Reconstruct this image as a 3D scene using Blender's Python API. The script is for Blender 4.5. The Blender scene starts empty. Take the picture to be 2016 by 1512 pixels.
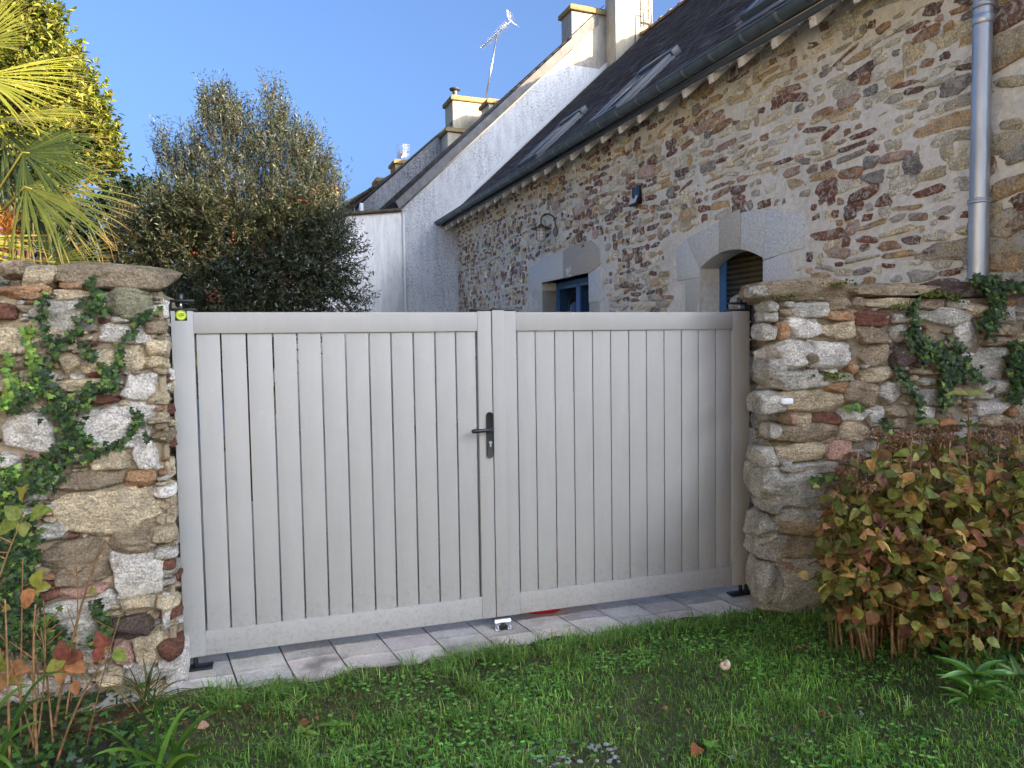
import bpy, math, random
import numpy as np
from mathutils import Vector, Matrix
R_ = math.radians
random.seed(7)
RG = np.random.default_rng(11)
S = bpy.context.scene
COL = S.collection
# ------------------------------------------------------------------ camera
F_PX, PITCH, ROLL, CH = 1398.0, R_(3.07), R_(0.86), 1.62
fw = np.array([0, math.cos(PITCH), -math.sin(PITCH)]); xr = np.array([1.0, 0, 0]); u0 = np.array([0, math.sin(PITCH), math.cos(PITCH)])
rt = math.cos(ROLL)*xr - math.sin(ROLL)*u0; up = math.sin(ROLL)*xr + math.cos(ROLL)*u0
CP = np.array([0, 0, CH])
cam = bpy.data.objects.new('camera', bpy.data.cameras.new('camera')); COL.objects.link(cam)
cam.matrix_world = Matrix(((rt[0], up[0], -fw[0], 0), (rt[1], up[1], -fw[1], 0), (rt[2], up[2], -fw[2], CH), (0, 0, 0, 1)))
cam.data.sensor_width = 36; cam.data.lens = 36*F_PX/2016; cam.data.clip_end = 3000; cam.data.clip_start = 0.05
S.camera = cam
# ------------------------------------------------------------------ sky, sun, exposure
TH = R_(21.69)
NR = np.array([math.cos(TH), math.sin(TH), 0]); DD = np.array([-math.sin(TH), math.cos(TH), 0])   # into the house / along the house
tosun = NR*1.0 - DD*1.4 + np.array([0, 0, .5]); tosun /= np.linalg.norm(tosun)
el = math.asin(tosun[2]); az = math.atan2(tosun[0], tosun[1])
W = bpy.data.worlds.new('World'); S.world = W; W.use_nodes = True
wn = W.node_tree.nodes; wl = W.node_tree.links
bg = wn['Background']; sky = wn.new('ShaderNodeTexSky'); sky.sky_type = 'NISHITA'; sky.sun_disc = False
sky.sun_elevation = el; sky.sun_rotation = az; sky.air_density = 0.7; sky.dust_density = 9.0; sky.ozone_density = 5.0
bg.inputs[1].default_value = 0.15
wl.new(sky.outputs[0], bg.inputs[0])
sl = bpy.data.lights.new('sun', 'SUN'); sl.energy = 3.8; sl.angle = R_(0.5); sl.color = (1.0, .74, .44)
so = bpy.data.objects.new('sun', sl); COL.objects.link(so)
so.rotation_euler = Vector(tosun).to_track_quat('Z', 'Y').to_euler()
S.view_settings.view_transform = 'Standard'; S.view_settings.look = 'None'; S.view_settings.exposure = 1.85; S.view_settings.gamma = 1
S.render.engine = 'CYCLES'
S.cycles.max_bounces = 8; S.cycles.diffuse_bounces = 5; S.cycles.transparent_max_bounces = 8
# ------------------------------------------------------------------ helpers
def ray(x, y): return fw + (x-1008)/F_PX*rt - (y-756)/F_PX*up
def at_y(x, y, Y): d = ray(x, y); return CP + d*(Y/d[1])
def at_z(x, y, z): d = ray(x, y); return CP + d*((z-CH)/d[2])
def on_plane(x, y, P, n): d = ray(x, y); return CP + d*(np.dot(P-CP, n)/np.dot(d, n))

class MB:
    """collects vertices, faces and a per-vertex colour; build() links ONE mesh object"""
    def __init__(s): s.V = []; s.Fs = []; s.C = []; s.n = 0
    def add(s, V, F, c=(1, 1, 1)):
        V = np.asarray(V, float).reshape(-1, 3); c = np.asarray(c, float)
        if c.ndim == 1: c = np.tile(c, (len(V), 1))
        s.V.append(V); s.C.append(c)
        if isinstance(F, np.ndarray): F = [F]
        elif len(F) and not isinstance(F[0], np.ndarray):
            g = {}
            for f in F: g.setdefault(len(f), []).append(f)
            F = [np.array(x) for x in g.values()]
        for f in F:
            if len(f): s.Fs.append(f + s.n)
        s.n += len(V); return s
    def box(s, x0, x1, y0, y1, z0, z1, c=(1, 1, 1), M=None):
        V = np.array([[x, y, z] for x in (x0, x1) for y in (y0, y1) for z in (z0, z1)])
        if M is not None: V = V @ np.array(M).T
        return s.add(V, np.array([[0, 1, 3, 2], [4, 6, 7, 5], [0, 4, 5, 1], [2, 3, 7, 6], [0, 2, 6, 4], [1, 5, 7, 3]]), c)
    def prism(s, poly, axis, a0, a1, c=(1, 1, 1)):
        """poly in the plane of the two other axes, extruded along axis from a0 to a1"""
        k = len(poly); V = []
        for a in (a0, a1):
            for p in poly: q = list(p); q.insert(axis, a); V.append(q)
        F = [tuple(range(k)), tuple(range(2*k-1, k-1, -1))] + [(i, i+k, (i+1) % k+k, (i+1) % k) for i in range(k)]
        return s.add(V, F, c)
    def tube(s, pts, r, seg=8, c=(1, 1, 1), cap=True):
        pts = np.asarray(pts, float); n = len(pts); rr = np.broadcast_to(np.asarray(r, float), (n,))
        T = np.gradient(pts, axis=0); T /= np.linalg.norm(T, axis=1)[:, None]+1e-9
        ref = np.array([0, 0, 1.0]) if abs(T[0][2]) < .9 else np.array([1.0, 0, 0])
        V = []
        for i in range(n):
            a = np.cross(T[i], ref); a /= np.linalg.norm(a)+1e-9; b = np.cross(T[i], a); ref = np.cross(a, T[i])
            for k in range(seg):
                t = 2*math.pi*k/seg; V.append(pts[i]+rr[i]*(math.cos(t)*a+math.sin(t)*b))
        F = [(i*seg+k, i*seg+(k+1) % seg, (i+1)*seg+(k+1) % seg, (i+1)*seg+k) for i in range(n-1) for k in range(seg)]
        if cap: F += [tuple(range(seg))[::-1], tuple((n-1)*seg+k for k in range(seg))]
        return s.add(V, F, c)
    def lathe(s, prof, o=(0, 0, 0), seg=24, c=(1, 1, 1), close=False):
        V = []
        for r, z in prof:
            for k in range(seg): t = 2*math.pi*k/seg; V.append((o[0]+r*math.cos(t), o[1]+r*math.sin(t), o[2]+z))
        n = len(prof)
        F = [(i*seg+k, i*seg+(k+1) % seg, (i+1)*seg+(k+1) % seg, (i+1)*seg+k) for i in range(n-1) for k in range(seg)]
        if close: F += [tuple(range(seg))[::-1], tuple((n-1)*seg+k for k in range(seg))]
        return s.add(V, F, c)
    def build(s, name, mat, parent=None, smooth=False, bevel=0, sharp=None):
        me = bpy.data.meshes.new(name)
        V = np.concatenate(s.V); C = np.concatenate(s.C)
        loops = []; starts = []; tot = []; k = 0
        for f in s.Fs:
            f = np.asarray(f); loops.append(f.ravel()); m = f.shape[1]
            starts.append(k+np.arange(len(f))*m); tot.append(np.full(len(f), m)); k += f.size
        loops = np.concatenate(loops); starts = np.concatenate(starts); tot = np.concatenate(tot)
        me.vertices.add(len(V)); me.vertices.foreach_set('co', V.astype(np.float32).ravel())
        me.loops.add(len(loops)); me.loops.foreach_set('vertex_index', loops.astype(np.int32))
        me.polygons.add(len(starts)); me.polygons.foreach_set('loop_start', starts.astype(np.int32))
        me.update(calc_edges=True); me.validate()
        at = me.color_attributes.new('Col', 'FLOAT_COLOR', 'POINT')
        at.data.foreach_set('color', np.concatenate([C, np.ones((len(C), 1))], 1).astype(np.float32).ravel())
        if smooth: me.polygons.foreach_set('use_smooth', np.ones(len(me.polygons), bool))
        me.materials.append(mat)
        o = bpy.data.objects.new(name, me); COL.objects.link(o)
        if parent is not None: o.parent = parent
        if bevel:
            b = o.modifiers.new('bevel', 'BEVEL'); b.width = bevel; b.segments = 2; b.limit_method = 'ANGLE'; b.angle_limit = R_(40)
        if sharp: me.set_sharp_from_angle(angle=R_(sharp))
        return o
def empty(name, loc=(0, 0, 0), rz=0, parent=None):
    o = bpy.data.objects.new(name, None); o.location = [float(v) for v in loc]; o.rotation_euler = (0, 0, rz); o.empty_display_size = .1
    COL.objects.link(o)
    if parent is not None: o.parent = parent
    return o
def tag(o, label=None, cat=None, group=None, kind=None):
    if label: o['label'] = label
    if cat: o['category'] = cat
    if group: o['group'] = group
    if kind: o['kind'] = kind
    return o
def nz(P, f, seed, octv=3):
    """smooth pseudo noise about -1..1"""
    r = np.random.default_rng(seed); P = np.asarray(P, float); out = 0; a = 1; tot = 0
    for o in range(octv):
        for j in range(4):
            k = r.normal(size=3); k /= np.linalg.norm(k); k *= f*(1+.5*r.random())
            out = out + a*np.sin(P @ k + r.random()*6.28 + 1.3*np.sin(P @ np.roll(k, 1)*.7+r.random()*6))
        tot += a*2.2; a *= .5; f *= 2.1
    return out/tot
def srgb(r, g, b):
    return tuple(((v/255)/12.92 if v <= 10 else ((v/255+.055)/1.055)**2.4) for v in (r, g, b))
# ------------------------------------------------------------------ materials
def newmat(name):
    m = bpy.data.materials.new(name); m.use_nodes = True; nt = m.node_tree; b = nt.nodes['Principled BSDF']; return m, nt, b
def N(nt, t, **kw):
    n = nt.nodes.new(t)
    for k, v in kw.items():
        if k.startswith('i_'):
            key = k[2:]; key = int(key) if key.isdigit() else key
            n.inputs[key].default_value = v
        else: setattr(n, k, v)
    return n
def noise_n(nt, vec, scale, det=4, rough=.6, dist=0.0):
    n = N(nt, 'ShaderNodeTexNoise'); n.inputs['Scale'].default_value = scale; n.inputs['Detail'].default_value = det
    n.inputs['Roughness'].default_value = rough; n.inputs['Distortion'].default_value = dist
    nt.links.new(vec, n.inputs['Vector']); return n.outputs['Fac']
def ramp(nt, fac, stops):
    r = N(nt, 'ShaderNodeValToRGB'); e = r.color_ramp.elements
    while len(e) < len(stops): e.new(.5)
    for i, (p, c) in enumerate(stops):
        e[i].position = p; e[i].color = (*c, 1) if isinstance(c, tuple) else (c, c, c, 1)
    nt.links.new(fac, r.inputs[0]); return r.outputs[0]
def mixc(nt, a, b, fac, mode='MIX'):
    m = N(nt, 'ShaderNodeMix', data_type='RGBA', blend_type=mode)
    for s, v in ((m.inputs[6], a), (m.inputs[7], b), (m.inputs[0], fac)):
        if isinstance(v, (int, float)): s.default_value = v
        elif isinstance(v, tuple): s.default_value = (*v, 1)
        else: nt.links.new(v, s)
    return m.outputs[2]
def bump(nt, b, h, strength=.5, dist=.01, prev=None):
    n = N(nt, 'ShaderNodeBump'); n.inputs['Strength'].default_value = strength; n.inputs['Distance'].default_value = dist
    nt.links.new(h, n.inputs['Height'])
    if prev is not None: nt.links.new(prev, n.inputs['Normal'])
    nt.links.new(n.outputs[0], b.inputs['Normal']); return n.outputs[0]
def objvec(nt, sx=1, sy=1, sz=1):
    tc = N(nt, 'ShaderNodeTexCoord')
    if (sx, sy, sz) == (1, 1, 1): return tc.outputs['Object']
    m = N(nt, 'ShaderNodeMapping'); m.inputs['Scale'].default_value = (sx, sy, sz); nt.links.new(tc.outputs['Object'], m.inputs[0]); return m.outputs[0]
def attr(nt): return N(nt, 'ShaderNodeAttribute', attribute_name='Col').outputs['Color']

def mat_stone(name, grain=90, bstr=.7, lichen=.0, dark=.5, streak=1.0, smear=False):
    m, nt, b = newmat(name); v = objvec(nt); vs = objvec(nt, 1, 1, 2.2)
    c = attr(nt)
    n1 = noise_n(nt, v, 9, 5, .65, .4); n2 = noise_n(nt, v, grain, 3, .7); n3 = noise_n(nt, vs, 28, 5, .75, .8)
    c = mixc(nt, c, ramp(nt, n1, [(.3, .62), (.7, 1.3)]), 1, 'MULTIPLY')
    c = mixc(nt, c, ramp(nt, n3, [(.32, .55), (.45, 1.1), (.62, 1.35), (.75, 1.7)]), dark, 'MULTIPLY')
    c = mixc(nt, c, ramp(nt, n2, [(.3, .45), (.5, 1.0), (.72, 1.7)]), .9, 'MULTIPLY')
    # ochre and rust blooms
    n4 = noise_n(nt, v, 6.5, 3, .5, .2)
    c = mixc(nt, c, (.33, .20, .09), ramp(nt, n4, [(.60, 0.0), (.72, .38)]))
    if smear:   # lime mortar smeared over parts of the stones
        n8 = noise_n(nt, v, 21, 6, .72, .9); c = mixc(nt, c, (.62, .60, .52), ramp(nt, n8, [(.50, 0.0), (.58, .85)]))
    if lichen:
        vo = N(nt, 'ShaderNodeTexVoronoi'); vo.inputs['Scale'].default_value = 17; nt.links.new(v, vo.inputs['Vector'])
        nl = noise_n(nt, v, 60, 2, .6)
        ad = N(nt, 'ShaderNodeMath', operation='ADD'); nt.links.new(vo.outputs['Distance'], ad.inputs[0]); 
        sc = N(nt, 'ShaderNodeMath', operation='MULTIPLY'); sc.inputs[1].default_value = .35; nt.links.new(nl, sc.inputs[0]); nt.links.new(sc.outputs[0], ad.inputs[1])
        n5 = noise_n(nt, v, 3.5, 2, .5)
        mk = mixc(nt, ramp(nt, ad.outputs[0], [(.30, 1.0), (.36, 0.0)]), ramp(nt, n5, [(.5, 0.0), (.58, 1.0)]), 1, 'MULTIPLY')
        ml = N(nt, 'ShaderNodeMath', operation='MULTIPLY'); ml.inputs[1].default_value = lichen; nt.links.new(mk, ml.inputs[0])
        c = mixc(nt, c, (.62, .62, .55), ml.outputs[0])
        # moss film on upward faces
        g = N(nt, 'ShaderNodeNewGeometry'); sx = N(nt, 'ShaderNodeSeparateXYZ'); nt.links.new(g.outputs['Normal'], sx.inputs[0])
        up_ = ramp(nt, sx.outputs[2], [(.25, 0.0), (.9, .55)]); nm = noise_n(nt, v, 7, 3, .6)
        mm = mixc(nt, up_, ramp(nt, nm, [(.45, 0.0), (.6, 1.0)]), 1, 'MULTIPLY')
        c = mixc(nt, c, (.085, .095, .025), mm)
    nt.links.new(c, b.inputs['Base Color']); b.inputs['Roughness'].default_value = .92; b.inputs['Specular IOR Level'].default_value = .2
    n6 = noise_n(nt, vs, 22, 8, .75, .5)
    p = bump(nt, b, n6, bstr, .045); bump(nt, b, n2, bstr*.5, .004, p)
    return m
def mat_noise(name, c1, c2, scale=8, rough=.9, bs=.3, bd=.01, bscale=60, spec=.3, use_col=False, det=5, metallic=0, sz=1, lo=.3, hi=.7):
    m, nt, b = newmat(name); v = objvec(nt, 1, 1, sz); f = noise_n(nt, v, scale, det, .6, .3)
    c = ramp(nt, f, [(lo, c1), (hi, c2)])
    if use_col: c = mixc(nt, c, attr(nt), 1, 'MULTIPLY')
    nt.links.new(c, b.inputs['Base Color']); b.inputs['Roughness'].default_value = rough; b.inputs['Specular IOR Level'].default_value = spec
    b.inputs['Metallic'].default_value = metallic
    if bs: bump(nt, b, noise_n(nt, v, bscale, 4, .7), bs, bd)
    return m
def mat_leaf(name, rough=.5, trans=.35, var=.5, spec=.35, nscale=14, tint=(1.2, 1.25, .55)):
    m, nt, b = newmat(name); v = objvec(nt); c = attr(nt)
    f = noise_n(nt, v, nscale, 3, .6)
    c = mixc(nt, c, ramp(nt, f, [(.3, 1-var*.6), (.7, 1+var*.7)]), 1, 'MULTIPLY')
    nt.links.new(c, b.inputs['Base Color']); b.inputs['Roughness'].default_value = rough; b.inputs['Specular IOR Level'].default_value = spec
    tr = N(nt, 'ShaderNodeBsdfTranslucent'); nt.links.new(mixc(nt, c, tint, 1, 'MULTIPLY'), tr.inputs[0])
    mx = N(nt, 'ShaderNodeMixShader'); mx.inputs[0].default_value = trans
    nt.links.new(b.outputs[0], mx.inputs[1]); nt.links.new(tr.outputs[0], mx.inputs[2])
    nt.links.new(mx.outputs[0], nt.nodes['Material Output'].inputs[0]); return m
def mat_plain(name, col, rough=.5, metallic=0, spec=.5):
    m, nt, b = newmat(name); v = objvec(nt); f = noise_n(nt, v, 35, 3, .6)
    nt.links.new(mixc(nt, tuple(x*.9 for x in col), tuple(min(1, x*1.08) for x in col), f), b.inputs['Base Color'])
    b.inputs['Roughness'].default_value = rough; b.inputs['Metallic'].default_value = metallic; b.inputs['Specular IOR Level'].default_value = spec
    return m
M = {}
def mat_gate():
    m, nt, b = newmat('gate_paint'); v = objvec(nt)
    f = noise_n(nt, v, 1.7, 4, .6); f2 = noise_n(nt, v, 420, 2, .6); f3 = noise_n(nt, objvec(nt, 1, 1, .12), 16, 4, .6); f4 = noise_n(nt, v, 7, 5, .75, 1.2)
    c = ramp(nt, f, [(.3, (.355, .35, .33)), (.7, (.38, .375, .355))])
    c = mixc(nt, c, ramp(nt, f2, [(.3, .93), (.7, 1.07)]), .8, 'MULTIPLY')
    c = mixc(nt, c, ramp(nt, f3, [(.35, .97), (.65, 1.03)]), .8, 'MULTIPLY')
    # faint dust smears
    c = mixc(nt, c, (.50, .49, .47), ramp(nt, f4, [(.60, 0.0), (.78, .30)]))
    # dried splash dirt near the foot of the gate
    sz_ = N(nt, 'ShaderNodeSeparateXYZ'); nt.links.new(v, sz_.inputs[0]); f5 = noise_n(nt, v, 38, 5, .8)
    c = mixc(nt, c, (.20, .17, .13), mixc(nt, ramp(nt, sz_.outputs[2], [(.07, .55), (.42, 0.0)]), ramp(nt, f5, [(.50, 0.0), (.66, 1.0)]), 1, 'MULTIPLY'))
    nt.links.new(c, b.inputs['Base Color']); b.inputs['Roughness'].default_value = .6; b.inputs['Specular IOR Level'].default_value = .3
    bump(nt, b, f2, .12, .001); return m
M['gate'] = mat_gate()
M['black'] = mat_plain('black_powder_coat', (.012, .013, .015), .38)
M['steel'] = mat_plain('galvanised_steel', (.55, .56, .58), .35, 1)
M['zincpipe'] = mat_noise('zinc_pipe', (.33, .37, .41), (.50, .54, .58), 6, .42, .08, .003, 40, .5, metallic=.75, sz=.25)
M['zinc'] = mat_noise('weathered_zinc_gutter', (.065, .088, .10), (.14, .175, .19), 5, .5, .1, .003, 40, .4, metallic=.35)
M['dark'] = mat_plain('dark_slot', (.01, .011, .012), .8)
M['stone_near'] = mat_stone('rubble_stone', 100, 1.0, .85, .8)
M['stone_house'] = mat_stone('house_stone', 75, .9, 0, .6, smear=True)
M['granite'] = mat_noise('dressed_granite', (.36, .37, .36), (.76, .77, .75), 95, .85, .35, .006, 80, .3, use_col=True, det=3)
def mat_mortar(name, c1, c2, c3, bs=.5, sc=7):
    m, nt, b = newmat(name); v = objvec(nt)
    f = noise_n(nt, v, sc*.25, 4, .6); g = noise_n(nt, v, 130, 3, .7); h = noise_n(nt, v, sc*3, 5, .65, .6)
    c = ramp(nt, f, [(.32, c1), (.5, c2), (.7, c3)])
    c = mixc(nt, c, ramp(nt, h, [(.3, .78), (.7, 1.18)]), .8, 'MULTIPLY')
    c = mixc(nt, c, ramp(nt, g, [(.3, .8), (.7, 1.2)]), .6, 'MULTIPLY')
    nt.links.new(c, b.inputs['Base Color']); b.inputs['Roughness'].default_value = .95; b.inputs['Specular IOR Level'].default_value = .15
    p = bump(nt, b, h, bs, .015); bump(nt, b, g, bs*.6, .004, p); return m
M['mortar'] = mat_mortar('lime_mortar', (.60, .58, .49), (.69, .665, .58), (.75, .725, .65))
M['earth_mortar'] = mat_mortar('earthen_mortar', (.20, .16, .105), (.32, .26, .175), (.38, .32, .22), .8, 10)
M['bark'] = mat_noise('bark', (.08, .06, .04), (.2, .16, .11), 20, .9, .6, .01, 50, .2, sz=.3)
# ------------------------------------------------------------------ rock generator
_cube = {}
def cubesphere(n):
    if n in _cube: return _cube[n]
    idx = {}; V = []; F = []
    def vid(p):
        k = tuple(int(round(q*n)) for q in p)
        if k not in idx: idx[k] = len(V); V.append([2*q/n-1 for q in k])
        return idx[k]
    for ax in range(3):
        for sd in (0, 1):
            for i in range(n):
                for j in range(n):
                    q = []
                    for a, b in ((i, j), (i+1, j), (i+1, j+1), (i, j+1)):
                        p = [0, 0, 0]; p[ax] = sd; p[(ax+1) % 3] = a/n; p[(ax+2) % 3] = b/n; q.append(vid(p))
                    F.append(q if sd else q[::-1])
    _cube[n] = (np.array(V, float), np.array(F)); return _cube[n]
def rock(mb, c, half, ax, col, seed, n=8, k=5.0, rough=.10, facets=5, tilt=0.0, back=True):
    """ax = rows e (along the wall), z, out; half sizes in those axes"""
    r = np.random.default_rng(seed); V, F = cubesphere(n)
    p = V/((np.abs(V)**k).sum(1)**(1/k))[:, None]
    for j in range(facets):
        q = r.normal(size=3); q /= np.linalg.norm(q); lim = .86+.2*r.random(); d = p @ q - lim*(1+.25*(np.abs(q).sum()-1)); p = p - np.clip(d, 0, None)[:, None]*q
    warp = np.stack([nz(p*1.0, 1.6, seed*3+i, 2) for i in range(3)], 1)
    p = p*(1+rough*1.3*warp) + (rough*.35*nz(p, 6.5, seed+5, 2)+(.022*nz(p, 17, seed+6, 2) if n > 9 else 0))[:, None]*p
    p = p*np.asarray(half)
    ct, st = math.cos(tilt), math.sin(tilt)
    p = np.stack([p[:, 0]*ct-p[:, 1]*st, p[:, 0]*st+p[:, 1]*ct, p[:, 2]], 1)
    mb.add(np.asarray(c)+p @ np.asarray(ax), F, np.asarray(col)*(1+.06*nz(p*8, 1.5, seed, 1))[:, None])
PAL = {'W': (214, 208, 198), 'G': (182, 178, 166), 'B': (186, 170, 142), 'O': (170, 134, 102), 'R': (120, 82, 68), 'D': (92, 80, 74), 'P': (182, 146, 130), 'M': (150, 148, 122),
       'K': (152, 137, 115), 'Y': (196, 180, 150), 'S': (215, 210, 202)}
PAL = {k: np.array(srgb(*v))*1.12 for k, v in PAL.items()}
# ================================================================== HOUSE FRAME  (x into the house, y along it away from the camera)
def Hloc(P): return np.array([P @ NR, P @ DD, P[2]])
XW = 4.6; YG = 14.62
def hw(x, y, off=0.0): return Hloc(on_plane(x, y, NR*(XW-off), NR))      # pixel -> point of the stone facade, house frame
def hg(x, y, Y=YG): return Hloc(on_plane(x, y, DD*Y, DD))                  # pixel -> point of a gable plane, house frame

def noisy_grid(mb, u0_, u1, v0, v1, du, f, hole=None, col=(1, 1, 1)):
    nu = max(2, int((u1-u0_)/du)+1); nv = max(2, int((v1-v0)/du)+1)
    U, Vv = np.meshgrid(np.linspace(u0_, u1, nu), np.linspace(v0, v1, nv), indexing='ij')
    P = f(U.ravel(), Vv.ravel()); I = np.arange(nu*nv).reshape(nu, nv)
    Fq = np.stack([I[:-1, :-1], I[1:, :-1], I[1:, 1:], I[:-1, 1:]], -1).reshape(-1, 4)
    mb.add(P, Fq, col)

# ---------- stone house
house = empty('stone_house', NR*XW + DD*9, TH)     # local origin on the facade foot, y offset 9
HO = np.array([XW, 9.0, 0.0])
tag(house, 'long rubble stone house with slate roof and blue windows behind the gate', 'house')
OPW = (8.66, 10.22, 0.9, 2.60)     # window opening y0 y1 z0 z1
OPD = (5.26, 6.20, 0.05, 2.68)     # arched door opening
Y0H, Y1H = 2.95, YG
EAVE_Z = 4.46
def facade(mb, y0, y1, z0, z1, xf=0.0, seed=0):
    def f(U, V):
        P = np.stack([np.zeros_like(U), U, V], 1)
        P[:, 0] = xf + .010*nz(P, 5, 40+seed, 2) + .005*nz(P, 26, 41+seed, 2); return P-np.array([0, 9.0, 0])
    noisy_grid(mb, y0, y1, z0, z1, .05, f)
mb = MB()
for (a, b_, c, d_) in ((Y0H, OPD[0], 0, EAVE_Z), (OPD[0], OPD[1], OPD[3], EAVE_Z), (OPD[1], OPW[0], 0, EAVE_Z), (OPW[0], OPW[1], OPW[3], EAVE_Z), (OPW[0], OPW[1], 0, OPW[2]), (OPW[1], Y1H, 0, EAVE_Z)):
    facade(mb, a, b_, c, d_)
# reveals and the body of the house behind
for O in (OPD, OPW):
    y0, y1, z0, z1 = O[0]-9, O[1]-9, O[2], O[3]
    V = [(0, y0, z0), (.5, y0, z0), (.5, y0, z1), (0, y0, z1), (0, y1, z0), (.5, y1, z0), (.5, y1, z1), (0, y1, z1)]
    mb.add(V, [(0, 1, 2, 3), (4, 7, 6, 5), (3, 2, 6, 7), (0, 4, 5, 1)])
mb.prism([(.5, 0), (8.8, 0), (8.8, 4.1), (4.38, 8.5), (.5, 4.6)], 1, Y0H-9+.003, Y1H-9-.01)
mb.build('wall', M['mortar'], house, smooth=True, sharp=50)

# stones of the facade: courses of irregular pieces
GRAN = []   # dressed blocks as (y0,y1,z0,z1) keep-out boxes
def keep(y, z, hy, hz):
    for (a, b_, c, d_) in GRAN:
        if y+hy > a-.01 and y-hy < b_+.01 and z+hz > c-.01 and z-hz < d_+.01: return False
    return True
GRAN += [(8.25, 10.75, 2.55, 2.95), (8.25, 8.70, 1.9, 2.6), (10.2, 10.75, .9, 2.6), (8.6, 10.25, .85, 2.6)]
GRAN += [(4.75, 6.75, 2.30, 2.80), (5.0, 6.65, 0, 2.4), (4.92, 5.3, 1.7, 2.4)]
HC = [(srgb(124, 86, 70), 15), (srgb(108, 86, 78), 10), (srgb(152, 118, 88), 13), (srgb(182, 154, 112), 16), (srgb(200, 186, 150), 24), (srgb(182, 176, 158), 22), (srgb(128, 124, 118), 8), (srgb(170, 144, 128), 8), (srgb(212, 204, 180), 24)]
hcw = np.array([w for _, w in HC], float); hcw /= hcw.sum()
AXH = np.array([[0, -1.0, 0], [0, 0, 1.0], [-1.0, 0, 0]])
def house_stones(mb, ya, yb, za, zb, xf, seed, big=1.0, pc=None):
    r = np.random.default_rng(seed); z = za; i = 0
    while z < zb:
        h = (.05+.055*r.random())*big; y = ya
        while y < yb:
            far = min(1, max(0, (y-5)/6))
            w = (.06+.24*r.random()**1.6)*(1-.45*far)*big; g = .012+.036*r.random()**1.7+.014*far
            yy = y+w/2; zz = z+h/2+.02*math.sin(yy*2.3+seed)+.012*r.normal()
            if r.random() < .12: w *= 1.5; hh = h*1.5
            else: hh = h*(.55+.5*r.random())
            if zz+hh/2 < zb+.02 and keep(yy, zz, w/2, hh/2) and r.random() > .05:
                p = hcw.copy(); 
                if far > .3: p[0] *= 1.5; p[1] *= 1.5; p[4] *= .7; p[8] *= .5
                p /= p.sum(); c = np.array(HC[r.choice(len(HC), p=p)][0])*(1.2+.45*r.random())
                if pc is not None: c = c*.6+np.array(pc)*.4
                rock(mb, (xf+.004, yy-9, zz), (w/2, hh/2, .012+.013*r.random()), AXH, c, 1000+seed*7+i, n=8, k=3.6+1.5*r.random(), rough=.24, facets=7, tilt=.12*r.normal()); i += 1
            y += w+g
        z += h*.92+.010+.014*r.random()
mb = MB(); house_stones(mb, 3.2, 14.5, 1.35, 4.44, 0.0, 1); mb.build('stone_facing', M['stone_house'], house, smooth=True)
# granite quoins of window and door (all bevelled blocks)
def blk(mb, poly, x0, x1, c):   # poly in (y,z) house coords
    mb.prism([(y-9, z) for y, z in poly], 0, x0, x1, c)
mb = MB(); g1 = (1.05, 1.08, 1.12); g2 = (.9, .85, .78); g3 = (.98, .98, .95)
def q4(*p): return [tuple(hw(*q)[1:]) for q in p]
# window lintel: pale left half, browner right half with peaked top
zl = OPW[3]
blk(mb, [(10.72, 2.50), (10.72, 2.86), (10.1, 2.98), (9.46, 3.0), (9.46, zl), (10.24, zl), (10.24, 2.50)], -.012, .32, (1.08, 1.10, 1.10))
blk(mb, [(9.45, zl), (9.45, 2.99), (9.2, 3.06), (8.6, 3.03), (8.36, 2.88), (8.36, 2.68), (8.62, zl)], -.008, .32, (.82, .76, .66))
blk(mb, [(8.30, 2.19), (8.28, 2.62), (8.66, 2.595), (8.66, 2.19)], -.014, .33, (1.08, 1.10, 1.10))
blk(mb, [(8.2, 1.7), (8.22, 2.18), (8.66, 2.18), (8.66, 1.7)], -.005, .33, (.8, .78, .68))
blk(mb, [(8.35, .9), (8.35, 1.69), (8.66, 1.69), (8.66, .9)], -.009, .33, (.95, .95, .9))
blk(mb, [(10.22, 1.6), (10.22, 2.49), (10.62, 2.49), (10.60, 1.6)], -.008, .33, (.92, .90, .82))
blk(mb, [(10.22, .9), (10.22, 1.59), (10.7, 1.59), (10.7, .9)], -.010, .33, (1., 1., .95))
blk(mb, [(8.35, .78), (8.35, .9), (10.5, .9), (10.5, .78)], -.03, .33, (1., 1., 1))
mb.build('granite_surround', M['granite'], house, bevel=.008); mb = MB()
# door: three voussoirs, springers, jambs; segmental arch underside
def arch_z(y): t = (y-5.73)/.47; return 2.525-.13*t*t
def vouss(ya, yb, topa, topb, c, ya2=None, yb2=None):
    ys = np.linspace(ya, yb, 6); poly = [(y, arch_z(y)) for y in ys]+[(yb2 or yb, topb), (ya2 or ya, topa)]
    blk(mb, poly, -.014, .225, c)
vouss(5.262, 5.56, 2.84, 2.86, (1.02, 1.04, 1.02), 5.20)
vouss(5.567, 5.88, 2.90, 2.86, (.84, .80, .70))
vouss(5.887, 6.198, 2.83, 2.74, (1.0, 1.0, .96), None, 6.42)
blk(mb, [(4.74, 2.42), (4.74, 2.68), (5.193, 2.835), (5.255, 2.40), (5.255, 2.37)], -.016, .36, (1.04, 1.08, 1.08))
blk(mb, [(4.93, 2.10), (4.93, 2.41), (5.257, 2.362), (5.257, 2.10)], -.012, .36, (1.04, 1.06, 1.06))
blk(mb, [(4.80, 1.75), (4.80, 2.09), (5.257, 2.09), (5.257, 1.75)], -.010, .36, (.96, .95, .88))
blk(mb, [(5.0, .1), (5.0, 1.74), (5.257, 1.74), (5.257, .1)], -.012, .36, (.98, 1, .95))
blk(mb, [(6.203, 2.30), (6.203, 2.39), (6.43, 2.73), (6.62, 2.66), (6.60, 2.30)], -.012, .36, (1.0, 1.02, .98))
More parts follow.
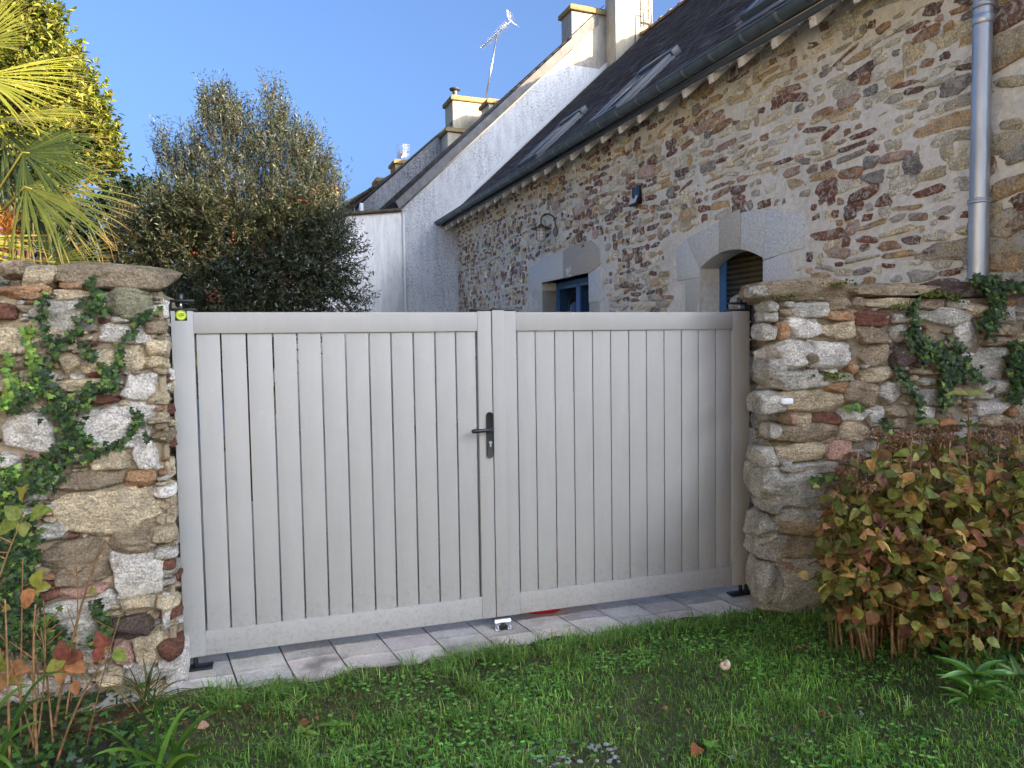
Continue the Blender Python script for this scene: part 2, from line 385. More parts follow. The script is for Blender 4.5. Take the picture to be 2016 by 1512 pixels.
blk(mb, [(6.203, 1.9), (6.203, 2.29), (6.46, 2.29), (6.46, 1.9)], -.010, .36, (.85, .84, .76))
blk(mb, [(6.203, .1), (6.203, 1.89), (6.55, 1.89), (6.55, .1)], -.012, .36, (.95, .95, .9))
mb.build('granite_surround', M['granite'], house, bevel=.008)
# window and door joinery
M['blue'] = mat_plain('blue_painted_wood', srgb(54, 104, 160), .45)
M['glass'] = (lambda: (lambda m, nt, b: (b.inputs.__getitem__('Base Color').__setattr__('default_value', (.02, .025, .03, 1)), b.inputs.__getitem__('Roughness').__setattr__('default_value', .04), b.inputs.__getitem__('Specular IOR Level').__setattr__('default_value', .9), m)[-1])(*newmat('window_glass')))()
M['blind'] = mat_noise('rolled_blind', (.16, .14, .10), (.25, .22, .16), 3, .8, .3, .01, 20)
def joinery(name, y0, y1, z0, z1, rec, panes, lab=None, blind=False, arch=False):
    f = MB(); y0 -= 9; y1 -= 9; t = .055
    f.box(rec, rec+.06, y0, y0+t, z0, z1); f.box(rec, rec+.06, y1-t, y1, z0, z1)
    f.box(rec, rec+.06, y0+t, y1-t, z1-t, z1); f.box(rec, rec+.06, y0+t, y1-t, z0, z0+t)
    w = (y1-y0-2*t)/panes
    for i in range(panes):
        a = y0+t+i*w; b_ = a+w
        for (p, q, r_, s_) in ((a+.004, a+.06, z0+t+.004, z1-t-.004), (b_-.06, b_-.004, z0+t+.004, z1-t-.004)): f.box(rec-.016, rec+.04, p, q, r_, s_)
        for (r_, s_) in ((z0+t+.004, z0+t+.06), (z1-t-.06, z1-t-.004)): f.box(rec-.014, rec+.04, a+.06, b_-.06, r_, s_)
    o = f.build(name, M['blue'], house, bevel=.004)
    for i in range(panes):
        a = y0+t+i*w; g = MB(); g.box(rec+.008, rec+.02, a+.058, a+w-.058, z0+t+.058, z1-t-.058); g.build('pane', M['glass'], o)
    return o
joinery('window', OPW[0], OPW[1], OPW[2], OPW[3], .24, 2)
M['blindglass'] = (lambda m, nt, b: (nt.links.new(ramp(nt, N(nt, 'ShaderNodeTexWave', wave_type='BANDS', bands_direction='Z', i_Scale=14.0).outputs['Fac'], [(.2, (.05, .042, .022)), (.8, (.10, .085, .05))]), b.inputs['Base Color']), b.inputs['Roughness'].__setattr__('default_value', .25), m)[-1])(*newmat('glass_over_blind'))
dj = joinery('glazed_door', OPD[0], OPD[1], OPD[2], OPD[3], .24, 1)
for c_ in dj.children: c_.data.materials[0] = M['blindglass']
# slatted blind behind the door glass (seen as faint lines)
# roof: courses of slate
PX0, PZ0 = 4.26-XW, 4.20                  # lower edge of slates, local x / z
PX1, PZ1 = 8.98-XW, 8.60                  # ridge
SL = math.hypot(PX1-PX0, PZ1-PZ0); tx, tz = (PX1-PX0)/SL, (PZ1-PZ0)/SL; nx_, nz_ = -tz, tx
def mat_slate():
    m, nt, b = newmat('slate'); tc = N(nt, 'ShaderNodeTexCoord'); sx = N(nt, 'ShaderNodeSeparateXYZ'); nt.links.new(tc.outputs['Object'], sx.inputs[0])
    mu = N(nt, 'ShaderNodeMath', operation='MULTIPLY'); mu.inputs[1].default_value = SL/(PZ1-PZ0); nt.links.new(sx.outputs[2], mu.inputs[0])
    ad = N(nt, 'ShaderNodeMath', operation='SUBTRACT'); ad.inputs[1].default_value = PZ0*SL/(PZ1-PZ0)-.004; nt.links.new(mu.outputs[0], ad.inputs[0])
    cb = N(nt, 'ShaderNodeCombineXYZ'); nt.links.new(sx.outputs[1], cb.inputs[0]); nt.links.new(ad.outputs[0], cb.inputs[1])
    br = N(nt, 'ShaderNodeTexBrick'); nt.links.new(cb.outputs[0], br.inputs['Vector']); br.offset = .5
    for k, v in (('Scale', 1.0), ('Brick Width', .19), ('Row Height', .115), ('Mortar Size', .0035), ('Mortar Smooth', .1), ('Bias', -.1)): br.inputs[k].default_value = v
    br.inputs['Color1'].default_value = (.075, .077, .092, 1); br.inputs['Color2'].default_value = (.16, .15, .16, 1); br.inputs['Mortar'].default_value = (.008, .008, .01, 1)
    v = tc.outputs['Object']; n1 = noise_n(nt, v, 3.2, 5, .7); n2 = noise_n(nt, v, 45, 3, .7); n3 = noise_n(nt, v, 13, 4, .8)
    c = mixc(nt, mixc(nt, br.outputs['Color'], attr(nt), 1, 'MULTIPLY'), ramp(nt, n2, [(.3, .7), (.7, 1.4)]), 1, 'MULTIPLY')
    c = mixc(nt, c, (.26, .25, .20), ramp(nt, n3, [(.60, 0.0), (.72, .5)]))
    c = mixc(nt, c, (.15, .11, .07), ramp(nt, n1, [(.50, 0.0), (.66, .55)]))
    nt.links.new(c, b.inputs['Base Color']); b.inputs['Roughness'].default_value = .55; b.inputs['Specular IOR Level'].default_value = .4
    bump(nt, b, n2, .4, .004); return m
M['slate'] = mat_slate()
mb = MB(); r = np.random.default_rng(5); ns = int(SL/.115)
for i in range(ns+1):
    s0 = i*.115; s1 = min(s0+.16, SL)
    # individual slates along the course, each with its own lift
    ys = np.arange(Y0H-9-.05, Y1H-9-.02, .19)+(.095 if i % 2 else 0)
    for y in ys:
        y1 = min(y+.187, Y1H-9-.01)
        if y1-y < .03: continue
        l0 = .017+.009*r.random(); l1 = .002
        a = (PX0+tx*s0+nx_*l0, PZ0+tz*s0+nz_*l0); b_ = (PX0+tx*s1+nx_*l1, PZ0+tz*s1+nz_*l1); c_ = (PX0+tx*s0+nx_*(l0-.007), PZ0+tz*s0+nz_*(l0-.007))
        V = [(a[0], y, a[1]), (a[0], y1, a[1]), (b_[0], y1, b_[1]), (b_[0], y, b_[1]), (c_[0], y, c_[1]), (c_[0], y1, c_[1])]
        mb.add(V, [(0, 1, 2, 3), (4, 5, 1, 0), (0, 3, 4), (1, 5, 2)], np.ones(3)*(.65+.8*r.random()**1.5))
mb.add([(PX0, Y0H-9-.05, PZ0-.004), (PX0, Y1H-9-.01, PZ0-.004), (PX1, Y1H-9-.01, PZ1-.004), (PX1, Y0H-9-.05, PZ1-.004), (2*PX1-PX0, Y0H-9-.05, PZ0), (2*PX1-PX0, Y1H-9-.01, PZ0)],
       [(0, 1, 2, 3), (3, 2, 5, 4)])
roof = mb.build('roof', M['slate'], house)
# ridge tiles: overlapping half-round clay tiles
M['ridge'] = mat_noise('lichened_ridge_tile', (.12, .075, .05), (.34, .24, .16), 9, .9, .5, .01, 40)
mb = MB()
for k, y in enumerate(np.arange(Y0H-9, Y1H-9-.1, .36)):
    for a, b_, rr in ((y, y+.36, .115), (y-.02, y+.05, .135)):
        seg = 10; V = []
        for yy in (a, min(b_, Y1H-9)):
            for j in range(seg+1):
                t = math.pi*j/seg; V.append((PX1+rr*math.cos(t), yy, PZ1-.035+rr*math.sin(t)))
        F = [(j, j+1, j+seg+2, j+seg+1) for j in range(seg)]+[tuple(range(seg+1))]
        mb.add(V, F)
mb.build('ridge_tiles', M['ridge'], roof, smooth=True, sharp=40)
# roof windows (low profile, in the slope)
M['skyframe'] = mat_plain('roof_window_frame', (.07, .08, .09), .4)
M['roofglass'] = mat_plain('roof_window_glass', (.02, .025, .03), .22, 0, .25)
M['skyflash'] = mat_plain('lead_grey_flashing', (.16, .17, .18), .5)
def on_roof(x, y):
    nrm = NR*nx_+np.array([0, 0, nz_]); P0 = NR*(XW+PX0)+np.array([0, 0, PZ0]); return Hloc(on_plane(x, y, P0+nrm*.03, nrm))
def roof_window(ya, yb, sa, sb, lab=None):
    def P(y, s, l): return (PX0+tx*s+nx_*l, y, PZ0+tz*s+nz_*l)
    f = MB()
    def rbox(m, y0, y1, s0, s1, l0, l1):
        V = [P(y, s, l) for y in (y0, y1) for s in (s0, s1) for l in (l0, l1)]
        m.add(V, np.array([[0, 1, 3, 2], [4, 6, 7, 5], [0, 4, 5, 1], [2, 3, 7, 6], [0, 2, 6, 4], [1, 5, 7, 3]]))
    rbox(f, ya, ya+.07, sa, sb, .0, .10); rbox(f, yb-.07, yb, sa, sb, .0, .10); rbox(f, ya+.07, yb-.07, sa, sa+.07, .0, .095); rbox(f, ya-.02, yb+.02, sb-.10, sb+.04, .0, .115)
    o = f.build('roof_window', M['skyframe'], roof, bevel=.006)
    if lab: o['label'] = lab
    g = MB(); rbox(g, ya+.069, yb-.069, sa+.069, sb-.10, .03, .085); g.build('pane', M['roofglass'], o)
    h = MB(); rbox(h, ya-.05, ya-.003, sa-.05, sb-.12, .012, .05); rbox(h, yb+.003, yb+.05, sa-.05, sb-.12, .012, .05); rbox(h, ya-.003, yb+.003, sa-.15, sa-.003, .012, .03)
    h.build('flashing', M['skyflash'], o)
def rs(x, y): p = on_roof(x, y); return p[1]-9, math.hypot(p[0]-XW-PX0, p[2]-PZ0)
RW = [((1158, 254), (1283, 132)), ((1022, 332), (1127, 236)), ((1462, 44), (1560, -40))]
for (a, b_) in RW:
    ya, sa = rs(*a); yb, sb = rs(*b_); y_ = ya
    roof_window(y_-.78, y_, sa, sa+1.18)
# fascia board, gutter, rafter tails
M['fascia'] = mat_plain('dark_blue_grey_fascia', (.045, .06, .08), .6)
M['tail'] = mat_noise('white_rafter_tail', (.74, .71, .64), (.84, .81, .75), 9, .8, .2, .004, 60)
mb = MB(); mb.box(4.270-XW, 4.288-XW, Y0H-9, Y1H-9-.02, 4.140, 4.195); mb.build('fascia', M['fascia'], house)
mb = MB(); mb.prism([(4.292-XW, 4.192), (.02, 4.495), (.02, 4.510), (4.292-XW, 4.207)], 1, Y0H-9, Y1H-9-.02); mb.build('sarking', mat_noise('sarking_board', (.30, .27, .22), (.42, .38, .31), 9), house)
for k in range(28):
    y = 3.12+.418*k-9
    if y > Y1H-9-.1: break
    t = MB(); t.prism([(4.292-XW, 4.188), (4.292-XW, 4.100), (4.305-XW, 4.060), (.01, 4.320), (.01, 4.483)], 1, y-.035, y+.035); t.build('rafter_tail', M['tail'], house, bevel=.003)
M['seam'] = mat_plain('gutter_seam', (.20, .24, .25), .5, .3)
gx, gz, gr = 4.185-XW, 4.243, .070
mb = MB(); seg = 12; ysg = [Y0H-9-.03, Y1H-9+.02]
for rr, fl in ((gr, 1), (gr-.005, -1)):
    V = []
    for yy in ysg:
        for j in range(seg+1): t = math.pi+math.pi*j/seg; V.append((gx+rr*math.cos(t), yy, gz+rr*math.sin(t)))
    mb.add(V, [(j, j+1, j+seg+2, j+seg+1)[::fl] for j in range(seg)])
mb.tube([(gx-gr, ysg[0], gz), (gx-gr, ysg[1], gz)], .010, 8)
mb.tube([(gx+gr, ysg[0], gz+.01), (gx+gr, ysg[1], gz+.01)], .006, 6)
for yy in ysg: mb.add([(gx+gr*math.cos(math.pi+math.pi*j/seg), yy, gz+gr*math.sin(math.pi+math.pi*j/seg)) for j in range(seg+1)], [tuple(range(seg+1))])
gut = mb.build('gutter', M['zinc'], house, smooth=True, sharp=40)
for y in np.arange(3.33-9, Y1H-9, .418):
    pts = [(gx+(gr+.004)*math.cos(math.pi+math.pi*j/10), y, gz+(gr+.004)*math.sin(math.pi+math.pi*j/10)) for j in range(11)]
    mb = MB(); V = [(p[0], p[1]+e, p[2]) for e in (-.016, .016) for p in pts]; mb.add(V, [(j, j+1, j+12, j+11) for j in range(10)])
    mb.build('gutter_bracket', M['seam'], gut, smooth=True)
# string of small lights clipped under the gutter
M['wire'] = mat_plain('clear_bulb_wire', (.5, .5, .5), .4)
mb = MB(); ys = np.arange(3.4, 14.4, .02)
mb.tube(np.stack([np.full_like(ys, 4.262-XW), ys-9, 4.128-.006*np.abs(np.sin(ys*7.5))], 1), .0022, 4)
for y in np.arange(3.42, 14.4, .105): mb.box(4.257-XW, 4.267-XW, y-9, y-9+.007, 4.104, 4.124)
mb.build('string_lights', M['wire'], house)
# white flashing along the party wall
# ---------- neighbouring buildings
def mat_plaster(name, c1, c2, spk=.5, spc=(.10, .10, .09), sps=26, lo=.52, ochre=0.0, drips=.5):
    m, nt, b = newmat(name); v = objvec(nt); vs = objvec(nt, 1, 1, .18)
    f = noise_n(nt, v, 1.3, 5, .65, .3); c = ramp(nt, f, [(.3, c1), (.7, c2)])
    # black lichen specks gathered in patches
    d = noise_n(nt, v, sps, 5, .75, .3); pz = noise_n(nt, v, .75, 4, .7)
    mk = mixc(nt, ramp(nt, d, [(lo, 0.0), (lo+.07, 1.0)]), ramp(nt, pz, [(.36, 0.05), (.6, 1.0)]), 1, 'MULTIPLY')
    ml = N(nt, 'ShaderNodeMath', operation='MULTIPLY'); ml.inputs[1].default_value = spk; nt.links.new(mk, ml.inputs[0])
    c = mixc(nt, c, spc, ml.outputs[0])
    dr = noise_n(nt, vs, 9, 4, .7)
    c = mixc(nt, c, ramp(nt, dr, [(.35, 1-.35*drips), (.6, 1.04)]), 1, 'MULTIPLY')
    if ochre:
        o_ = noise_n(nt, v, 3.5, 5, .75); ol = N(nt, 'ShaderNodeMath', operation='MULTIPLY'); ol.inputs[1].default_value = ochre
        nt.links.new(ramp(nt, o_, [(.50, 0.0), (.66, 1.0)]), ol.inputs[0]); c = mixc(nt, c, (.42, .30, .13), ol.outputs[0])
    nt.links.new(c, b.inputs['Base Color']); b.inputs['Roughness'].default_value = .92; b.inputs['Specular IOR Level'].default_value = .2
    bump(nt, b, noise_n(nt, v, 40, 5, .7), .4, .01); return m
M['plaster'] = mat_plaster('speckled_white_render', (.76, .75, .72), (.86, .85, .81), .62, (.20, .195, .19), 26, .50)
M['plaster2'] = mat_plaster('weathered_grey_render', (.34, .33, .33), (.48, .47, .45), .7, (.10, .095, .09), 18, .46, .1, .9)
M['plaster3'] = mat_plaster('pale_pink_white_render', (.70, .66, .61), (.78, .75, .70), .35, (.22, .2, .18), 30, .56, 0, .6)
M['chim'] = mat_plaster('cream_chimney_render', (.52, .46, .34), (.66, .60, .46), .55, (.13, .11, .08), 28, .56, .45, .5)
M['chimcap'] = mat_plaster('ochre_lichened_cap', (.28, .22, .12), (.40, .31, .15), .7, (.09, .08, .06), 20, .5, .6, .3)
M['chimdark'] = mat_plaster('dark_speckled_render', (.42, .40, .37), (.60, .55, .46), .75, (.10, .09, .08), 34, .50, .2, .6)
M['verge'] = mat_noise('grey_verge_board', (.15, .15, .155), (.24, .24, .235), 6, .8, .2, .005, 40)
M['slate2'] = mat_noise('dark_slates', (.035, .036, .04), (.09, .085, .085), 10, .7, .5, .02, 22, use_col=True)
M['mossroof'] = mat_noise('mossy_dark_roof', (.04, .035, .03), (.13, .10, .07), 8, .95, .8, .03, 14)
M['white'] = mat_plain('white_flashing', (.72, .72, .70), .6)
def tilebox(mb, x0, x1, y0, y1, z0, z1, o=(0, 0, 0)): mb.box(x0-o[0], x1-o[0], y0-o[1], y1-o[1], z0-o[2], z1-o[2])
# white gable (party wall) and the house it belongs to
o2 = np.array([3.42, YG, 0.0]); wh = empty('white_gabled_house', NR*o2[0]+DD*o2[1], TH)
tag(wh, 'tall white rendered house whose speckled gable rises above the stone house', 'house')
v0 = (3.42, 4.47); ap = (8.05, 8.86)
mb = MB(); mb.prism([(0, 0), (9.2, 0), (9.2, 4.47), (ap[0]-3.42, ap[1]), (0, 4.47)], 1, 0, 7.2); mb.build('wall', M['plaster'], wh)
mb = MB(); e = .16; sl_ = .958
poly = [(-.05, 4.47), (ap[0]-3.42, ap[1]+.02), (ap[0]-3.42, ap[1]+.26), (-.14, 4.62)]
mb.prism(poly, 1, -.035, .14); mb.build('verge_board', M['verge'], wh, bevel=.006)
mb = MB(); mb.prism([(-.30, 4.44), (ap[0]-3.42, ap[1]+.20), (ap[0]-3.42, ap[1]+.33), (-.36, 4.55)], 1, .141, 7.3)
mb.prism([(9.3, 4.4), (ap[0]-3.42, ap[1]+.20), (ap[0]-3.42, ap[1]+.33), (9.36, 4.5)], 1, .141, 7.3)
for k in range(26):   # slate edge seen along the verge
    x = -.18+k*.19; z = 4.60+(x+.14)*.957; mb.prism([(x, z+.008), (x+.20, z+.195), (x+.19, z+.207), (x-.01, z+.024)], 1, -.05, .5)
mb.build('roof', M['slate2'], wh)
mb = MB(); x0, x1 = 7.38-3.42, 8.34-3.42
mb.box(x0, x1, -.004, .52, 7.9, 9.10); c1_ = mb.build('chimney', M['chimdark'], wh, bevel=.01)
mb = MB(); mb.box(x0-.06, x1+.02, -.07, .58, 9.10, 9.20); mb.box(x0-.02, x1, -.03, .54, 9.203, 9.24); mb.build('chimney_cap', M['chimcap'], c1_, bevel=.01)
mb = MB(); fx, fz = .42, 4.42     # white flashing strip where the slates meet the gable
mb.prism([(4.24-3.42, 4.20), (8.85-3.42, 8.50), (8.85-3.42, 8.62), (4.20-3.42, 4.32)], 1, -.09, -.003); mb.build('flashing_strip', M['white'], wh, bevel=.004)
mb = MB(); mb.tube([(0.03, -.02, 0.1), (.03, -.02, 4.40)], .022, 8); mb.build('corner_bead', M['white'], wh, smooth=True)
# chimney of the stone house, on the ridge in front of the gable
a_ = hg(1212, 60, YG-.47); b_ = hg(1285, 60, YG-.47)
mb = MB(); mb.box(a_[0]-XW, b_[0]-XW, YG-.47-9, YG-9-.004, 7.7, 9.62); ch = mb.build('chimney', M['chim'], house, bevel=.01)
mb = MB(); mb.box(a_[0]-XW-.06, b_[0]-XW+.06, YG-.53-9, YG-9+.0, 9.62, 9.73); mb.build('chimney_cap', M['chimcap'], ch, bevel=.01)
mb = MB()
for xx in (b_[0]-XW-.28, b_[0]-XW-.07): mb.tube([(xx, YG-.53-9, 8.75), (xx, YG-.53-9, 9.9)], .016, 8)
for zz in np.arange(8.9, 9.9, .28): mb.tube([(b_[0]-XW-.28, YG-.53-9, zz), (b_[0]-XW-.07, YG-.53-9, zz)], .012, 6)
for zz in (8.85, 9.45): mb.box(b_[0]-XW-.29, b_[0]-XW-.06, YG-.53-9, YG-.469-9, zz, zz+.02)
mb.build('ladder', M['steel'], ch, smooth=True)
mb = MB(); xx = b_[0]-XW-.45; mb.tube([(xx-.02, YG-.477-9, 8.35), (xx, YG-.477-9, 8.95), (xx+.02, YG-.477-9, 9.0), (xx+.16, YG-.48-9, 9.0)], .008, 6); mb.build('cable', M['black'], ch, smooth=True)
# annex wall with dark coping
an = empty('annex', NR*3.40+DD*(YG-.02), TH); tag(an, 'low pale annex wall with dark sloping coping left of the speckled white gable', 'annex')
mb = MB(); mb.prism([(-3.2, 0), (-.004, 0), (-.004, 4.42), (-1.1, 4.28), (-3.2, 4.0)], 1, 0, 4.5); mb.build('wall', M['plaster3'], an)
mb = MB(); mb.prism([(-3.25, 3.995), (-1.1, 4.283), (-.003, 4.425), (-.003, 4.49), (-1.1, 4.345), (-3.25, 4.06)], 1, -.06, 4.5); mb.build('coping', M['mossroof'], an)
# second gable further back with its chimneys
Y2 = 22.0
gh2 = empty('grey_gabled_house', NR*3.9+DD*Y2, TH); tag(gh2, 'grey weathered gable with stacked cream chimneys rising beyond the white gable', 'house')
A = hg(711, 402, Y2); B = hg(869, 263, Y2); sl2 = (B[2]-A[2])/(B[0]-A[0])
mb = MB(); apx = 7.6; mb.prism([(A[0]-3.9, 0), (9.5, 0), (9.5, 5), (apx-3.9, A[2]+sl2*(apx-A[0])), (A[0]-3.9, A[2])], 1, 0, 6); mb.build('wall', M['plaster2'], gh2)
mb = MB(); mb.box(A[0]-3.9-.05, A[0]-3.9+.06, -.03, .1, A[2]-.5, A[2]+.03); mb.build('gable_end_strip', M['white'], gh2)
mb = MB(); mb.prism([(A[0]-3.9-.1, A[2]-.06), (apx-3.9, A[2]+sl2*(apx-A[0])+.005), (apx-3.9, A[2]+sl2*(apx-A[0])+.09), (A[0]-3.9-.1, A[2]+.02)], 1, -.02, 6.1); mb.build('roof', M['slate2'], gh2)
def chimney(parent, oy, x0, x1, y0, y1, z0, z1, body, cap=.12, ox=0, ov=.07):
    mb = MB(); mb.box(x0-ox, x1-ox, y0-oy, y1-oy, z0, z1); c = mb.build('chimney', M[body], parent, bevel=.012)
    mb = MB(); mb.box(x0-ox-ov, x1-ox+ov, y0-oy-ov, y1-oy+ov, z1, z1+cap); mb.box(x0-ox-ov*.4, x1-ox+ov*.4, y0-oy-ov*.4, y1-oy+ov*.4, z1+cap+.002, z1+cap+.04); mb.build('chimney_cap', M['chimcap'], c, bevel=.015)
    return c
a_ = hg(891, 195, Y2-.1); b_ = hg(985, 195, Y2-.1)
cb = chimney(gh2, Y2, a_[0], b_[0], Y2-.1, Y2+.75, 7.5, hg(891, 197, Y2-.1)[2], 'chim', .13, 3.9)
mb = MB(); pz = hg(892, 186, Y2+.2); mb.lathe([(.085, -.12), (.085, .12), (.17, .16), (.18, .20), (.02, .26), (0.001, .26)], (pz[0]-3.9+.08, .25, pz[2]), 20); mb.build('chimney_cowl', M['skyframe'], cb, smooth=True, sharp=40)
a_ = hg(962, 205, Y2-1.3); b_ = hg(1010, 205, Y2-1.3)
chimney(gh2, Y2, a_[0], b_[0]+.5, Y2-1.3, Y2-.6, 7.5, a_[2]+.02, 'chim', .12, 3.9)
a_ = hg(881, 258, Y2-.75); b_ = hg(950, 258, Y2-.75)
chimney(gh2, Y2, a_[0], b_[0]+.4, Y2-.75, Y2-.005, 6.5, a_[2]-.02, 'chim', .11, 3.9)
# dark mossy roof and brown chimneys behind it
Y3 = 28.0
dh = empty('mossy_roofed_house', NR*4.5+DD*Y3, TH); tag(dh, 'distant house with dark mossy roof edge and two brown chimneys', 'house')
A = hg(655, 425, Y3); B = hg(800, 328, Y3)
mb = MB(); sl3 = (B[2]-A[2])/(B[0]-A[0]); mb.prism([(A[0]-4.5, 0), (10, 0), (10, A[2]+sl3*4.6), (A[0]-4.5+4.6, A[2]+sl3*4.6), (A[0]-4.5, A[2])], 1, 0, 6); mb.build('wall', M['mossroof'], dh)
mb = MB(); mb.prism([(A[0]-4.6, A[2]-.1), (A[0]+.1, A[2]+sl3*4.6), (A[0]+.1, A[2]+sl3*4.6+.12), (A[0]-4.6, A[2]+.05)], 1, -.1, 6.1); mb.build('roof', M['mossroof'], dh)
a_ = hg(778, 322, Y3-.2); b_ = hg(806, 322, Y3-.2); chimney(dh, Y3, a_[0], b_[0]+.15, Y3-.2, Y3+.7, 6.5, a_[2], 'chimcap', .13, 4.5)
a_ = hg(743, 358, Y3+1.5); b_ = hg(765, 358, Y3+1.5); chimney(dh, Y3, a_[0], b_[0]+.1, Y3+1.5, Y3+2.3, 6, a_[2], 'chimcap', .15, 4.5)
# far little roof with yellow chimney behind the olive
Y4 = 30.0; A = hg(652, 418, Y4); B = hg(735, 372, Y4)
fh = empty('far_cottage', NR*A[0]+DD*Y4, TH); tag(fh, 'far cottage with grey roof edge and cream chimney seen through the olive tree', 'house')
mb = MB(); hh = (B[2]-A[2]); ww = B[0]-A[0]; mb.prism([(-1.6, 0), (ww+2, 0), (ww+2, B[2]+1.0), (ww, B[2]), (0, A[2]), (-1.6, A[2]-.9)], 1, 0, 5); mb.build('wall', M['plaster3'], fh)
mb = MB(); mb.prism([(-.2, A[2]-.1), (ww, B[2]), (ww, B[2]+.1), (-.2, A[2])], 1, -.1, 5.1); mb.build('roof', M['verge'], fh)
a_ = hg(617, 372, Y4-.5); b_ = hg(668, 372, Y4-.5)
mb = MB(); mb.box(a_[0]-A[0], b_[0]-A[0], -.5, .4, 3.8, a_[2]); c_ = mb.build('chimney', M['chim'], fh, bevel=.02)
M['orange'] = mat_noise('orange_clay', (.35, .12, .05), (.55, .22, .09), 12, .9)
mb = MB(); mb.box(a_[0]-A[0]-.05, b_[0]-A[0]+.05, -.55, .45, a_[2], a_[2]+.12); mb.build('clay_cap', M['orange'], c_, bevel=.02)
# small wing right of the downpipe, and an added unseen tall house that shades the yard
nb = empty('side_wing', NR*(XW+.05)+DD*2.9, TH); tag(nb, 'browner rough stone house wall right of the downpipe', 'house')
mb = MB()
def f(U, V):
    P = np.stack([np.zeros_like(U), U, V], 1); P[:, 0] = -.05+.012*nz(P, 5, 77, 2); return P
noisy_grid(mb, -1.0, .04, 0, 4.3, .06, f)
mb.prism([(.0, 0), (8.7, 0), (8.7, 3.6), (4.35, 4.4), (.0, 4.3)], 1, -1.0, .04)
mb.build('wall', M['mortar'], nb, smooth=True, sharp=50)
th = empty('added_shade_house', NR*10-DD*7, TH); tag(th, 'tall slate roofed house added unseen behind the camera to shade the yard', 'house')
mb = MB(); mb.prism([(0, 0), (8.5, 0), (8.5, 5), (4.25, 9.4), (0, 5)], 1, -20, 0); mb.build('wall', M['plaster'], th)
mb = MB(); mb.prism([(-.3, 4.9), (4.25, 9.5), (8.8, 4.9), (8.8, 5.05), (4.25, 9.68), (-.3, 5.05)], 1, -20.2, .2); mb.build('roof', M['slate2'], th)
ch_ = empty('added_bounce_house', NR*-7.5-DD*14, TH); tag(ch_, 'added unseen cream house at left that bounces sunlight into the yard', 'house')  # unseen house added so its sunlit wall bounces warm light onto the facade
mb = MB(); mb.prism([(-7, 0), (0, 0), (0, 6.2), (-3.5, 9.4), (-7, 6.2)], 1, 0, 30); mb.build('wall', mat_noise('cream_render', (.70, .67, .60), (.78, .75, .68), 3, .9), ch_)
mb = MB(); mb.prism([(.35, 5.95), (-3.5, 9.5), (-7.35, 5.95), (-7.35, 6.12), (-3.5, 9.68), (.35, 6.12)], 1, -.2, 30.2); mb.build('roof', M['slate2'], ch_)
for k in range(7):
    for z in (1.0, 3.7): mb = MB(); mb.box(-.05, .012, 2+4*k, 3+4*k, z, z+1.3); mb.build('window', M['glass'], ch_)
mbn = MB(); mbn_r = np.random.default_rng(8); save = GRAN; GRAN = []
house_stones(mbn, 2.0, 3.17, 1.4, 4.16, 0.0, 21, 1.55, srgb(120, 110, 100)); GRAN = save
off = (NR*XW+DD*9)-(NR*(XW+.05)+DD*2.9); mbn.V = [v+np.array([off @ NR-.01, off @ DD, 0]) for v in mbn.V]
mbn.build('stone_facing', M['stone_house'], nb, smooth=True)
# ---------- things on the facade
p0 = hw(1945, 0, .1); yp = 3.165
dp = empty('downpipe', NR*(XW-.1)+DD*yp, TH); tag(dp, 'round galvanised zinc downpipe standing against the stone house at right', 'downpipe')
mb = MB(); mb.tube([(0, 0, 1.3), (0, 0, 2.50)], .058, 20); mb.tube([(0, 0, 2.48), (0, 0, 4.4)], .055, 20); mb.build('pipe', M['zincpipe'], dp, smooth=True, sharp=40)
for z in (2.50, 3.72):
    mb = MB(); mb.lathe([(.056, -.018), (.066, -.014), (.066, -.004), (.060, 0), (.066, .004), (.066, .014), (.056, .018)], (0, 0, z), 24); mb.tube([(.05, 0, z), (.11, 0, z)], .008, 6); mb.build('pipe_collar', M['zincpipe'], dp, smooth=True)
mb = MB(); mb.lathe([(.0575, 0), (.064, .012), (.064, .05), (.0575, .06)], (0, 0, 3.60), 24); mb.build('pipe_socket', M['zincpipe'], dp, smooth=True, sharp=50)
# ship lantern on a swan-neck
lp = hw(1096, 452); lr = empty('wall_lantern', NR*XW+DD*lp[1]+np.array([0, 0, lp[2]]), TH); tag(lr, 'caged ship lantern on swan neck bracket fixed to the stone house wall', 'lamp')
M['bronze'] = mat_plain('weathered_brass', (.16, .12, .08), .45, .6); M['lampglass'] = mat_plain('frosted_lamp_glass', (.8, .8, .78), .25)
mb = MB(); MX = Matrix(); prof = [(.001, -.03), (.075, -.03), (.08, -.015), (.06, 0), (.001, .0)]
t = MB(); t.lathe(prof, (0, 0, 0), 20); V = t.V[0]; mb.add(np.stack([V[:, 2]*1.0, V[:, 1], V[:, 0]-.03], 1), t.Fs[0]); mb.build('wall_plate', M['bronze'], lr, smooth=True, sharp=40)
mb = MB(); pts = []
for j in range(15): t_ = math.pi*j/14; pts.append((-.14+.115*math.cos(t_), 0, .12+.10*math.sin(t_)))
pts = [(-.02, 0, -.02), (-.022, 0, .06)]+pts+[(-.255, 0, .06)]; mb.tube(pts, .011, 8); mb.build('swan_neck', M['bronze'], lr, smooth=True)
lx, lz = -.255, .0
mb = MB(); mb.lathe([(.02, .07), (.035, .06), (.05, .035), (.065, .03), (.155, .005), (.158, -.002), (.06, .018), (.001, .02)], (lx, 0, lz), 28); mb.build('lamp_shade', M['bronze'], lr, smooth=True, sharp=40)
mb = MB(); mb.lathe([(.062, .01), (.064, -.12), (.055, -.155), (.03, -.178), (.001, -.184)], (lx, 0, lz), 24); mb.build('lamp_glass', M['lampglass'], lr, smooth=True)
mb = MB()
